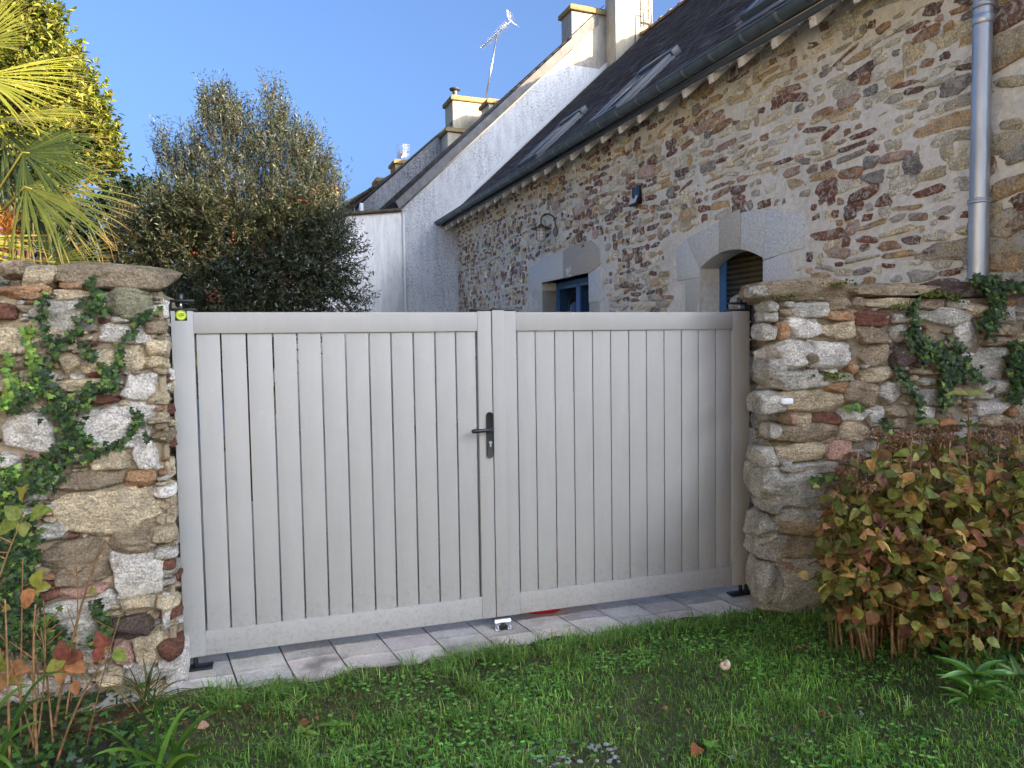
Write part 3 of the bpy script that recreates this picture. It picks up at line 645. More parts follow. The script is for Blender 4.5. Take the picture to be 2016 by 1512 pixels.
for k in range(8):
    t_ = math.pi*2*k/8; mb.tube([(lx+rr*math.cos(t_), rr*math.sin(t_), lz+z) for rr, z in ((.072, .01), (.074, -.12), (.064, -.162), (.034, -.19), (.004, -.197))], .0022, 5)
for z, rr in ((-.035, .074), (-.085, .0745), (-.13, .073)): mb.tube([(lx+rr*math.cos(a), rr*math.sin(a), lz+z) for a in np.linspace(0, 2*math.pi, 25)], .0022, 5)
mb.build('cage', M['bronze'], lr, smooth=True)
# solar wall light
sp = hw(1258, 387); sr = empty('solar_light', NR*XW+DD*sp[1]+np.array([0, 0, sp[2]]), TH); tag(sr, 'small black solar wall light with grey angled face on the stone house', 'light')
M['lens'] = mat_plain('grey_lens', (.62, .64, .68), .3); M['blackplastic'] = mat_plain('black_plastic', (.012, .012, .014), .3)
mb = MB()
def tilt_slab(mb, ang, l, w, t, o):
    c, s = math.cos(ang), math.sin(ang)
    V = []
    for a in (0, l):
        for y in (-w/2, w/2):
            for q in (0, t): V.append((o[0]-a*c-q*s, y, o[2]+a*s-q*c))
    mb.add(V, np.array([[0, 1, 3, 2], [4, 6, 7, 5], [0, 4, 5, 1], [2, 3, 7, 6], [0, 2, 6, 4], [1, 5, 7, 3]]))
mb.prism([(-.012, -.10), (-.012, .02), (-.03, .115), (-.045, .115), (-.052, .012), (-.10, -.10), (-.085, -.115)], 1, -.085, .085)
mb.box(-.012, .01, -.05, .05, -.06, .06); mb.build('housing', M['blackplastic'], sr, bevel=.006)
mb = MB(); a0 = np.array([-.053, 0, .006]); a1 = np.array([-.099, 0, -.096]); nn = np.array([-.91, 0, .41])
V = [(a0*(1-s)+a1*s)+np.array([0, y, 0])+nn*(0.001 if k == 0 else .006) for k in (0, 1) for s in (0.06, .92) for y in (-.072, .072)]
mb.add(V, np.array([[0, 1, 3, 2], [4, 6, 7, 5], [0, 4, 5, 1], [2, 3, 7, 6], [0, 2, 6, 4], [1, 5, 7, 3]])); mb.build('lens', M['lens'], sr, bevel=.002)
mb = MB(); pc = a0*.75+a1*.25+nn*.010; t = MB(); t.lathe([(.001, .014), (.012, .012), (.018, .004), (.02, -.004)], (0, 0, 0), 14); V = t.V[0]
ux = np.array([.41, 0, .91]); uy = np.array([0, 1., 0]); mb.add(pc+V[:, :1]*ux+V[:, 1:2]*uy+V[:, 2:]*nn, t.Fs[0]); mb.build('sensor', M['blackplastic'], sr, smooth=True)
# aerials
def aerial(name, base, top, boom_dir, L, lab, sc=1.0, parent=None, n=14):
    e = empty(name, base); tag(e, lab, 'aerial'); b0 = np.zeros(3); t0 = top-base
    mb = MB(); mb.tube([b0, t0], .022*sc, 8); mb.build('mast', M['steel'], e, smooth=True)
    bd = np.array(boom_dir, float); bd /= np.linalg.norm(bd); side = np.cross(bd, (0, 0, 1)); side /= np.linalg.norm(side); upv = np.cross(side, bd)
    mb = MB(); p0 = t0-bd*L*.55; p1 = t0+bd*L*.5; mb.tube([p0, p1], .014*sc, 6)
    for i in range(n):
        p = p0+(p1-p0)*i/(n-1)*.86; w = .09*sc+.05*sc*i/n
        mb.tube([p-side*w+upv*w*.4, p+side*w-upv*w*.4+upv*.0], .006*sc, 4); mb.tube([p-side*w-upv*w*.4, p+side*w+upv*w*.4], .006*sc, 4)
    for a in np.linspace(.04, .20, 5):
        for sg in (-1, 1):
            c = p1-bd*.02+upv*a*sc*sg-bd*a*.0+bd*a*.35*sc; mb.tube([c-side*.20*sc, c+side*.20*sc], .005*sc, 4)
    for sg in (-1, 1): mb.tube([p1-bd*.05, p1+upv*.21*sc*sg+bd*.07*sc], .006*sc, 5)
    mb.build('antenna', M['alu'], e); return e
M['alu'] = mat_plain('aluminium_rod', (.6, .6, .62), .4, .7)
wpt = lambda h: NR*h[0]+DD*h[1]+np.array([0, 0, h[2]])
aerial('tv_aerial', wpt(hg(957, 192, Y2+.2)), wpt(hg(979, 66, Y2+.2)), (.72, -.45, .42), 1.25, 'long toothed television aerial on a thin leaning mast above the cream chimneys', 1.25, n=16)
aerial('tv_aerial', wpt(hg(790, 316, Y3)), wpt(hg(791, 304, Y3)), (.3, -.95, .05), .7, 'small distant television aerial above the brown chimney', 1.3, n=8)
# ================================================================== GATE FRAME (x along the gate, y away from the camera)
GA = R_(17.3016); GP = np.array([-1.66937, 3.49559, 0.0]); GX = np.array([math.cos(GA), math.sin(GA), 0]); GN = np.array([math.sin(GA), -math.cos(GA), 0])
def gl(P): return np.array([(P-GP) @ GX, -((P-GP) @ GN), P[2]])
def gpx(x, y, v=0.0): return gl(on_plane(x, y, GP+GN*v, GN))          # pixel -> gate frame point on the plane v in front of the gate
GZ0, GZ1 = .072, 1.816
def leaf(name, x0, x1, seams, label, stileL, stileR, rail_lo, rail_hi, gap=.003):
    e = empty(name, GP+GX*x0, GA); tag(e, label, 'gate leaf', 'leaves of the grey driveway gate'); w = x1-x0
    T = .045
    mb = MB(); mb.box(.0, stileL, 0, T, GZ0, GZ1); mb.build('stile', M['gate'], e, bevel=.0025)
    mb = MB(); mb.box(w-stileR, w, 0, T, GZ0, GZ1); mb.build('stile', M['gate'], e, bevel=.0025)
    mb = MB(); mb.box(stileL+.0006, w-stileR-.0006, .0012, T-.001, rail_hi, GZ1-.006); mb.build('top_rail', M['gate'], e, bevel=.0012)
    mb = MB(); mb.box(stileL+.0006, w-stileR-.0006, .0012, T-.001, GZ0+.002, rail_lo); mb.build('bottom_rail', M['gate'], e, bevel=.0012)
    mb = MB(); xs = [stileL+.008]+[s-x0 for s in seams]+[w-stileR-.008]
    for i in range(len(xs)-1):
        a, b_ = xs[i]+gap, xs[i+1]-gap
        if i == 0: a = stileL+.010
        if i == len(xs)-2: b_ = w-stileR-.012
        mb.box(a, b_, .0125, .0245, rail_lo-.012, rail_hi+.004)
    mb.build('slat_panel', M['gate'], e, bevel=.0012)
    return e, w
sL = [gpx(x, 850, -.012)[0] for x in (441, 491.5, 543, 590.5, 638, 685, 731, 774, 817.5, 860, 900.5)]
sRt = [gpx(x, 850, -.012)[0] for x in (1056, 1094, 1131, 1168, 1203.5, 1239, 1273.5, 1308, 1342, 1375, 1409)]
XM = gpx(971.5, 850)[0]
lo = gpx(1200, 1145)[2]; hi = gpx(700, 654)[2]
print('gate', XM, lo, hi, sL, sRt)
e1, w1 = leaf('gate_leaf', 0.0, XM-.002, sL, 'wider gappy left leaf of the grey slatted gate carrying the black handle', gpx(383, 700)[0], XM-.002-gpx(941, 700)[0], lo, hi, .0042)
e2, w2 = leaf('gate_leaf', XM+.002, 3.322, sRt, 'right leaf of the grey slatted gate with cover strip along its meeting edge', gpx(1017, 700)[0]-XM-.002, 3.322-gpx(1443, 700)[0], lo, hi)
mb = MB(); mb.box(-.001, gpx(995, 850)[0]-XM, -.006, -.0002, GZ0+.062, GZ1+.004); mb.build('cover_strip', M['gate'], e2, bevel=.0012)
# black end caps on the stiles
for e, a, b_, lab in ((e1, -.004, .115, 0), (e1, w1-.105, w1-.002, 0), (e2, .0, .135, 0), (e2, w2-.125, w2+.003, 0)):
    mb = MB(); mb.box(a, b_, .004, .10, GZ1+.001, GZ1+.014); mb.build('stile_cap', M['black'], e, bevel=.004)
# hinges: strap bent over the top of each outer stile
def hinge(parent, sgn, x, top):
    mb = MB(); s = sgn
    if top:
        z = GZ1+.052
        mb.tube([(x+s*.008, .05, z-.14), (x+s*.008, .05, z-.01), (x-s*.0, .05, z), (x-s*.10, .05, z)], .0085, 8)
        for a, b_ in ((x-s*.105, x+s*.004),): mb.box(min(a, b_), max(a, b_), .02, .085, z-.006, z+.006)
        mb.box(min(x+s*.006, x+s*.022), max(x+s*.006, x+s*.022), .01, .10, z-.30, z+.002)
        mb.build('hinge_bracket', M['black'], parent, bevel=.003)
        m2 = MB(); m2.lathe([(.001, .036), (.014, .034), (.019, .02), (.019, .0)], (x-s*.042, .045, z+.004), 16); m2.build('pivot_knob', M['black'], parent, smooth=True)
        m2 = MB(); m2.tube([(x-s*.042, .045, z-.045), (x-s*.042, .045, z)], .008, 10); m2.build('hinge_pin', M['steel'], parent, smooth=True)
        for zz in (z-.12, z-.23):
            m2 = MB(); m2.lathe([(.001, .012), (.006, .011), (.008, .004), (.008, 0)], (0, 0, 0), 10)
            V = m2.V[0]; m2.V[0] = np.stack([x+s*.004+V[:, 0]*.6, .006-V[:, 2], zz+V[:, 1]], 1); m2.build('bolt', M['steel'], parent, smooth=True)
    else:
        mb.box(min(x+s*.004, x+s*.022), max(x+s*.004, x+s*.022), -.01, .06, .012, .16); mb.box(min(x-s*.13, x+s*.022), max(x-s*.13, x+s*.022), -.012, .06, .004, .016)
        mb.tube([(x-s*.05, .02, .016), (x-s*.05, .02, GZ0)], .012, 10)
        mb.build('bottom_pivot', M['black'], parent, bevel=.003)
hinge(e1, -1, 0.0, True); hinge(e2, 1, w2, True); hinge(e1, -1, 0.0, False); hinge(e2, 1, w2, False)
# handle
hx = gpx(964, 850)[0]; hz1 = gpx(964, 812)[2]; hz0 = gpx(964, 901)[2]
he = MB(); k = []
for t_ in np.linspace(0, math.pi, 9): k.append((hx+.0165*math.cos(t_), hz1-.0165+.0165*math.sin(t_)))
for t_ in np.linspace(math.pi, 2*math.pi, 9): k.append((hx+.0165*math.cos(t_), hz0+.0165+.0165*math.sin(t_)))
V = [(x, y, z) for y in (-.0105, -.0005) for x, z in k]; n = len(k)
he.add(V, [tuple(range(n)), tuple(range(2*n-1, n-1, -1))]+[(i, (i+1) % n, (i+1) % n+n, i+n) for i in range(n)][::1])
hp = he.build('handle_plate', M['black'], e1, bevel=.003)
hz = gpx(964, 845)[2]
mb = MB(); mb.tube([(hx, -.010, hz), (hx, -.020, hz)], .0135, 16)
pts = [(hx, -.018, hz), (hx, -.040, hz), (hx-.008, -.052, hz), (hx-.03, -.056, hz+.001), (hx-.07, -.056, hz), (hx-.105, -.055, hz-.001), (hx-.118, -.054, hz-.002)]
mb.tube(pts, [.009, .009, .010, .0095, .0115, .0125, .009], 12); mb.build('lever', M['black'], hp, smooth=True)
cz = gpx(964, 873)[2]; mb = MB(); t = MB(); t.lathe([(.001, .006), (.0085, .006), (.0095, .0), (.0095, -.004)], (0, 0, 0), 18); V = t.V[0]; mb.add(np.stack([hx+V[:, 0], -.0108-V[:, 2], cz+.006+V[:, 1]], 1), t.Fs[0]); mb.box(hx-.0045, hx+.0045, -.0155, -.009, cz-.018, cz); mb.build('lock_cylinder', M['steel'], hp, smooth=True, sharp=40)
mb = MB(); t = MB(); t.lathe([(.001, .001), (.004, .001), (.005, 0)], (0, 0, 0), 10); V = t.V[0]; mb.add(np.stack([hx+V[:, 0], -.0108-V[:, 2], hz0+.012+V[:, 1]], 1), t.Fs[0]); mb.build('plate_screw', M['dark'], hp)
# sticker: black square, lime disc, letters
st = gpx(356.5, 620.5); sx0, sz0 = st[0], st[2]; hs = .0268
M['lime'] = mat_plain('lime_print', srgb(205, 222, 70), .35); M['ink'] = mat_plain('black_print', (.012, .014, .012), .35)
mb = MB(); mb.box(sx0-hs, sx0+hs, -.0016, -.0002, sz0-hs, sz0+hs); sk = mb.build('sticker', M['ink'], e1)
def disc(r0, r1, y, name, mat, parent):
    mb = MB(); V = []; seg = 40
    for k in range(seg): t_ = 2*math.pi*k/seg; V += [(sx0+r0*math.cos(t_), y, sz0+r0*math.sin(t_)), (sx0+r1*math.cos(t_), y, sz0+r1*math.sin(t_))]
    mb.add(V, [(2*k, 2*k+1, (2*k+3) % (2*seg), (2*k+2) % (2*seg)) for k in range(seg)]); mb.build(name, mat, parent)
disc(.0235, .0252, -.0019, 'printed_ring', M['lime'], sk); disc(.0002, .0212, -.0019, 'printed_disc', M['lime'], sk)
mb = MB(); q = .0025
def bar(x0, x1, z0, z1): mb.box(sx0+x0, sx0+x1, -.0026, -.0020, sz0+z0, sz0+z1)
bar(-.0145, -.0145+q, -.004, .0095); bar(-.0145, -.0075, -.0045, -.002)                                  # l
bar(-.0062, -.0062+q, -.0125, .0075); bar(-.0062, .0035, .0068, .0095); bar(.0012, .0036, -.004, .007); bar(-.0037, .0036, -.0045, -.002)   # p
bar(.0052, .0076, -.002, .0095); bar(.0118, .0142, -.002, .0095); bar(.0052, .0142, -.0045, -.002)      # u
bar(.001, .0045, -.0125, -.009)
mb.build('lettering', M['ink'], sk)
# centre stop with drop bolt
cs = gl(at_z(989, 1236, 0.0))
ce = empty('gate_stop', GP+GX*cs[0]-GN*(cs[1])+np.array([0, 0, .004]), GA); tag(ce, 'galvanised steel floor stop bolted to the paving under the meeting gate leaves', 'gate stop')
mb = MB(); prof = []
for t_ in np.linspace(-.25, math.pi*.95, 12): prof.append((.012+.030*math.cos(t_)*-1, .030+.030*math.sin(t_)))
pin = [(y*.92, z*.92+.001) for y, z in prof]
n = len(prof); V = [(x, y, z) for x in (-.048, .048) for y, z in prof]+[(x, y, z-.004) for x in (-.048, .048) for y, z in prof]
mb.add(V, [(i, i+1, n+i+1, n+i) for i in range(n-1)]+[(2*n+i, 3*n+i, 3*n+i+1, 2*n+i+1) for i in range(n-1)]+[(i, 2*n+i, 2*n+i+1, i+1) for i in range(n-1)]+[(n+i, n+i+1, 3*n+i+1, 3*n+i) for i in range(n-1)])
mb.box(-.050, -.022, -.05, -.012, 0, .004); mb.box(.022, .050, -.05, -.012, 0, .004); mb.box(-.048, -.026, -.024, -.016, .004, .034); mb.box(.026, .048, -.024, -.016, .004, .034)
mb.build('bracket', M['steel'], ce, smooth=True, sharp=35)
mb = MB(); mb.prism([(-.022, .0), (.022, .0), (.022, .018), (.008, .034), (-.008, .034), (-.022, .018)], 1, -.04, .01); mb.build('catch', M['blackplastic'], ce, bevel=.003)
for x in (-.036, .036): mb = MB(); mb.lathe([(.007, 0), (.007, .004), (.001, .007)], (x, -.036, .004), 10); mb.build('screw', M['steel'], ce, smooth=True, sharp=40)
mb = MB(); mb.tube([(-.02, .028, .03), (-.02, .028, .16)], .006, 8); mb.V[0] += np.array([0, 0, 0]); mb.build('drop_bolt', M['black'], ce, smooth=True)
# ================================================================== GROUND
M['soil'] = mat_noise('damp_soil', (.045, .045, .020), (.10, .10, .050), 9, .95, .9, .02, 45, .2)
def gh(x, y):
    P = np.stack([np.asarray(x, float), np.asarray(y, float), np.zeros_like(np.asarray(x, float))], -1)
    u = (P-GP) @ GX; v = (P-GP) @ GN
    h = .012*nz(P, 2.6, 301, 3)-.004
    rise = np.clip((v-.28)/.25, 0, 1)*np.clip((2.75-u)/.3, 0, 1)+np.clip((u-2.75)/.3, 0, 1)
    right = np.clip((np.asarray(x)-1.45)/.5, 0, 1)*np.clip((4.3-np.asarray(y))/.3, 0, 1)*.05
    back = np.clip((np.asarray(y)-5.0)/1.0, 0, 1)*.0
    edge = v-.20+.03*np.sin(u*7+1)+.02*np.sin(u*17)
    under = np.clip((edge)/.06, 0, 1); under = np.where(u > 3.5, 1, under)
    return np.where((u > -.3) & (u < 3.5), (h+.012)*under-.035*(1-under), h)+right*np.where((u > -.3) & (u < 3.36), under, 1)
xs = np.concatenate([[-900, -300, -100, -40, -15, -8, -5], np.arange(-3.6, 4.6, .035), [5.5, 7, 10, 20, 60, 200, 600]])
ys = np.concatenate([[-600, -200, -60, -20, -8, -3, -1, .5], np.arange(1.3, 5.0, .035), [5.4, 6, 7, 9, 12, 20, 40, 100, 300, 900]])
X, Y = np.meshgrid(xs, ys, indexing='ij'); Z = gh(X.ravel(), Y.ravel()); far = (np.abs(X.ravel()) > 5) | (Y.ravel() < 1) | (Y.ravel() > 5.3); Z[far] = -.03
I = np.arange(X.size).reshape(X.shape); mb = MB(); mb.add(np.stack([X.ravel(), Y.ravel(), Z], 1), np.stack([I[:-1, :-1], I[1:, :-1], I[1:, 1:], I[:-1, 1:]], -1).reshape(-1, 4))
tag(mb.build('ground', M['soil'], smooth=True), kind='structure')
mb = MB(); mb.box(-14, 9, -16, .9, -.02, .004); tag(mb.build('added_bounce_gravel', mat_noise('pale_gravel', (.26, .24, .21), (.44, .41, .36), 40, .95, .6, .01, 80)), kind='structure')  # unseen pale ground added behind the camera to bounce light upward
# paving: rows of worn concrete slabs
def mat_paver():
    m, nt, b = newmat('worn_concrete_slab'); v = objvec(nt)
    f = noise_n(nt, v, 3.5, 6, .7, .5); g = noise_n(nt, v, 55, 4, .7); h = noise_n(nt, v, 9, 6, .75, 1.0); k = noise_n(nt, v, 2.2, 3, .6)
    c = ramp(nt, f, [(.3, (.36, .325, .275)), (.5, (.52, .475, .41)), (.7, (.62, .575, .51))]); c = mixc(nt, c, attr(nt), 1, 'MULTIPLY')
    c = mixc(nt, c, ramp(nt, g, [(.3, .72), (.7, 1.25)]), .7, 'MULTIPLY')
    c = mixc(nt, c, (.60, .61, .62), ramp(nt, h, [(.58, 0.0), (.70, .60)]))
    c = mixc(nt, c, (.07, .055, .04), ramp(nt, k, [(.60, 0.0), (.72, .65)]))
    nt.links.new(c, b.inputs['Base Color']); b.inputs['Roughness'].default_value = .85; bump(nt, b, h, .25, .006); return m
M['paver'] = mat_paver()
pv = empty('paving', GP, GA); tag(pv, kind='structure')
jx = [gl(at_z(x, y, 0))[0] for x, y in ((458, 1300), (548, 1285), (640, 1275), (733, 1290), (812, 1275), (893, 1270), (972, 1250), (1062, 1250), (1150, 1220), (1222, 1210), (1330, 1195), (1400, 1180))]
print('joints', np.round(jx, 2))
r = np.random.default_rng(3); mb = MB(); step = .262; x0 = jx[0]-2*step
for i in range(-1, 16):
    xa = x0+i*step
    if xa > 3.45: break
    rows = [(-.66, -.37), (-.37, -.08), (-.08, .09 if i % 3 else .02), (.09 if i % 3 else .02, .235+.02*r.random()+.02*max(0, 5-i)/5)] if i < 14 else [(-.66, -.37), (-.37, -.08), (-.08, .10)]
    for (va, vb) in rows:
        # v positive = towards the camera; local y = -v
        lift = .003*r.random(); c = .82+.32*r.random(); skew = .09
        def pt(u, v, z): return (u+skew*v*2.2, -v, z)
        g_ = .004; ua, ub = xa+g_, xa+step-g_; a, b_ = va+g_, vb-g_
        nu, nv = 7, 5; V = []
        for iu in range(nu):
            for iv in range(nv):
                u = ua+(ub-ua)*iu/(nu-1); v = a+(b_-a)*iv/(nv-1)
                if vb > .15 and iv == nv-1: v += .028*math.sin(u*9+i)+.014*math.sin(u*31)
                V.append(pt(u, v, lift+.0015*math.sin(u*21+v*17)))
        top = len(V); F = [(iu*nv+iv, iu*nv+iv+1, (iu+1)*nv+iv+1, (iu+1)*nv+iv) for iu in range(nu-1) for iv in range(nv-1)]
        ring = [iu*nv for iu in range(nu)]+[(nu-1)*nv+iv for iv in range(1, nv)]+[iu*nv+nv-1 for iu in range(nu-2, -1, -1)]+[iv for iv in range(nv-2, 0, -1)]
        for j in ring: q = V[j]; V.append((q[0], q[1], q[2]-.03))
        L = len(ring); F += [(ring[j], ring[(j+1) % L], top+(j+1) % L, top+j)[::-1] for j in range(L)]
        mb.add(V, [f[::-1] for f in F], (c*(1+.03*r.normal()), c, c*(1+.04*r.normal())))
mb.build('slabs', M['paver'], pv, bevel=.003)
mb = MB(); mb.box(-.2, 3.40, -.20, 9, -.04, -.012); mb.build('slab_bed', mat_noise('joint_mortar', (.05, .045, .038), (.16, .15, .13), 8, .95, .4, .005, 50), pv)
# courtyard surface behind the gate
mb = MB(); mb.box(-5, 12, .67, 22, -.04, -.006); 
cy = mb.build('courtyard', mat_noise('courtyard_gravel', (.26, .24, .20), (.42, .39, .33), 30, .95, .8, .01, 70)); cy.location = GP; cy.rotation_euler = (0, 0, GA); tag(cy, kind='structure')
# red tub standing just behind the gate
rp = gl(at_z(1078, 1208, 0.006)); M['red'] = mat_plain('red_plastic', (.42, .012, .02), .35)
rb = empty('tub', GP+GX*(rp[0])-GN*(rp[1]+.155), GA); tag(rb, 'red plastic tub glimpsed under the right gate leaf', 'tub')
mb = MB(); mb.lathe([(.001, .0), (.15, .0), (.158, .01), (.20, .30), (.215, .30), (.215, .31), (.195, .31), (.15, .02), (.001, .02)], (0, 0, 0), 32); mb.build('tub_body', M['red'], rb, smooth=True, sharp=40)
# ================================================================== GARDEN WALLS
def wall_frame(P, ang): return P, np.array([math.cos(ang), math.sin(ang), 0]), np.array([math.sin(ang), -math.cos(ang), 0]), ang
LW = wall_frame(GP-GX*.015+GN*.12, GA)                          # left wall: origin = its front right corner foot
CR = np.array([1.66, 4.106, 0]); RW_ = wall_frame(CR, R_(5))     # right wall: origin = its front left corner foot
def wl_(P, WF): return np.array([(P-WF[0]) @ WF[1], -((P-WF[0]) @ WF[2]), P[2]])
def wpx(x, y, WF, v=0.0): return wl_(on_plane(x, y, WF[0]+WF[2]*v, WF[2]), WF)
AXF = np.array([[1.0, 0, 0], [0, 0, 1.0], [0, -1.0, 0]])          # face towards the camera (local -y)
def traced(mb, rows, org, sc, WF, seed, thick=.13, occ=None, pro=.03):
    for i, (x0, y0, x1, y1, k, *rest) in enumerate(rows):
        t = rest[0] if rest else 0
        a = wpx(org[0]+x0/sc, org[1]+(y0+y1)/2/sc, WF); b_ = wpx(org[0]+x1/sc, org[1]+(y0+y1)/2/sc, WF)
        c_ = wpx(org[0]+(x0+x1)/2/sc, org[1]+y0/sc, WF); d_ = wpx(org[0]+(x0+x1)/2/sc, org[1]+y1/sc, WF)
        cx, cz = (a[0]+b_[0])/2, (c_[2]+d_[2])/2; hx_, hz_ = (b_[0]-a[0])/2, (c_[2]-d_[2])/2
        if WF is RW_ and cx < .0: cx += .055; hx_ *= .9      # stones of the jamb, turned away from the road
        if occ is not None: occ.append((cx, cz, hx_, hz_))
        r = np.random.default_rng(seed+i); p_ = pro*(.5+.5*r.random()); th = min(thick, .05+min(hx_, hz_)*1.1)
        col = PAL[k]*(.9+.2*r.random())
        rock(mb, (cx, th-p_, cz), (hx_*1.10, hz_*1.14, th), AXF, col, seed*31+i, n=18 if hx_ > .05 else 10, k=7.0, rough=.085, facets=15, tilt=t)
def filler(mb, occ, x0, x1, z0, z1, seed, AX=AXF, org=(0, 0, 0), ux=(1.0, 0, 0), size=(.03, .09), out=(0, -1.0, 0), pr=.016, pal='WGBOKYRB', dens=1.0):
    r = np.random.default_rng(seed); cells = .012
    tries = int((x1-x0)*(z1-z0)/(size[1]**2)*60*dens)
    ux = np.array(ux); out = np.array(out); org = np.array(org)
    for i in range(tries):
        f = 1-i/tries; hx_ = size[0]*.4+(size[1]*.55-size[0]*.4)*f*(.6+.4*r.random()); hz_ = hx_*(.32+.35*r.random())
        x = x0+(x1-x0)*r.random(); z = z0+(z1-z0)*r.random(); g = .90
        if any(abs(x-ox) < (hx_+ohx)*g and abs(z-oz) < (hz_+ohz)*g for ox, oz, ohx, ohz in occ): continue
        occ.append((x, z, hx_, hz_)); th = .05
        rock(mb, org+ux*x+np.array([0, 0, z])-out*(th-pr*(.5+r.random())), (hx_, hz_, th), AX, PAL[pal[r.integers(len(pal))]]*(.85+.3*r.random()), seed*977+i, n=8, k=6.5, rough=.11, facets=12, tilt=.12*r.normal())
LR1 = [(365, 60, 1085, 212, 'K', -.04), (-30, 52, 190, 150, 'K', .1), (135, 72, 358, 205, 'B'), (15, 210, 315, 300, 'O'), (397, 180, 577, 232, 'O', -.08), (352, 226, 602, 296, 'B'), (672, 193, 1002, 420, 'M'),
    (203, 303, 618, 487, 'G', -.08), (-60, 325, 115, 422, 'R'), (-150, 430, 350, 650, 'Y'), (345, 498, 485, 622, 'B', .2), (610, 440, 992, 577, 'W', -.08), (522, 588, 1010, 762, 'Y'), (383, 652, 522, 772, 'B', .3),
    (348, 808, 752, 897, 'Y', -.03), (215, 755, 345, 895, 'S', -.5), (780, 775, 1040, 962, 'W'), (325, 938, 410, 1000, 'P'), (418, 932, 483, 977, 'P'), (520, 918, 768, 970, 'R', -.03), (-20, 1018, 372, 1290, 'W', -.1),
    (440, 970, 1040, 1250, 'W', .06), (150, 1280, 338, 1327, 'P'), (-60, 1300, 132, 1385, 'W', .2), (383, 1283, 548, 1340, 'Y', -.1), (572, 1262, 852, 1388, 'Y'), (858, 1215, 1038, 1397, 'W', .15), (345, 1398, 803, 1545, 'K', .03),
    (808, 1400, 1018, 1502, 'O', .08), (40, 1380, 305, 1505, 'W'), (-200, 210, -10, 320, 'B'), (-150, 660, 200, 760, 'K'), (-150, 780, 210, 900, 'B'), (-100, 910, 300, 1000, 'B')]
LR2 = [(298, 28, 880, 268, 'Y', .03), (200, 213, 345, 307, 'G', .2), (210, 290, 577, 452, 'K', .08), (578, 253, 853, 368, 'K', .06), (583, 362, 862, 593, 'W', .08), (283, 428, 592, 548, 'K', .05), (308, 533, 583, 608, 'P', .1),
    (222, 608, 592, 722, 'W', .12), (628, 598, 853, 682, 'Y', .05), (568, 698, 832, 823, 'D', .05), (253, 718, 542, 852, 'G', .08), (848, 575, 905, 775, 'W'), (712, 770, 892, 958, 'Y', .2), (383, 855, 522, 952, 'G'),
    (588, 848, 698, 968, 'P'), (668, 962, 872, 1058, 'G'), (518, 988, 662, 1088, 'B'), (598, 1083, 745, 1165, 'M'), (42, 345, 168, 475, 'B', -.3), (-40, 130, 190, 210, 'W'), (-40, 520, 200, 640, 'G'), (-40, 700, 230, 840, 'B'),
    (-60, 880, 350, 1000, 'K'), (-60, 1040, 500, 1160, 'G'), (700, 1060, 930, 1150, 'B'), (880, 870, 985, 1120, 'S'), (-60, 240, 180, 340, 'K')]
lw = empty('garden_wall', LW[0], LW[3]); tag(lw, 'ivy grown rubble stone wall ending at the left side of the gate', 'wall')
occ = []; mb = MB(); traced(mb, LR1, (0, 500), 3.288, LW, 100, occ=occ); traced(mb, LR2, (0, 950), 2.69, LW, 200, occ=occ)
filler(mb, occ, -3.15, -1.15, .02, 1.88, 15, size=(.08, .26), dens=1.6, pal='WGBKYBWO'); filler(mb, occ, -1.3, -.02, .02, 1.88, 5)
# jamb face beside the gate
occj = []; filler(mb, occj, .0, .46, .0, 1.84, 6, AX=np.array([[0, 1.0, 0], [0, 0, 1.0], [1.0, 0, 0]]), org=(.0, 0.02, 0), ux=(0, 1.0, 0), out=(1.0, 0, 0), size=(.05, .16), pr=.018)
for i, (x, w) in enumerate(((-2.9, .3), (-2.6, .3), (-2.3, .28), (-2.02, .3), (-1.72, .28), (-1.44, .3), (-1.15, .3), (-.86, .26), (-.55, .27), (-.28, .26))): rock(mb, (x, .34, 1.93), (w*.55, .07, .14), AXF, PAL['KGBM'[i % 4]]*.8, 900+i, n=8)
mb.build('stones', M['stone_near'], lw, smooth=True)
def core(x0, x1, y0, y1, z1, seed, inset):
    mb = MB()
    def ff(U, V): P = np.stack([U, np.full_like(U, y0), V], 1); P[:, 1] += inset+.012*nz(P, 14, seed, 3); return P
    noisy_grid(mb, x0, x1, -.1, z1, .02, ff)
    def fs(xe, s):
        def f2(U, V): P = np.stack([np.full_like(U, xe), U, V], 1); P[:, 0] += s*(-inset+.012*nz(P, 14, seed+1, 3)); return P
        return f2
    noisy_grid(mb, y0, y1, -.1, z1, .03, fs(x1, 1)); noisy_grid(mb, y0, y1, -.1, z1, .03, fs(x0, -1))
    mb.box(x0+.02, x1-.02, y0+inset+.03, y1, -.1, z1-.005); return mb
core(-3.2, 0.0, 0.0, .5, 1.90, 11, .020).build('earth_core', M['earth_mortar'], lw, smooth=True, sharp=60)
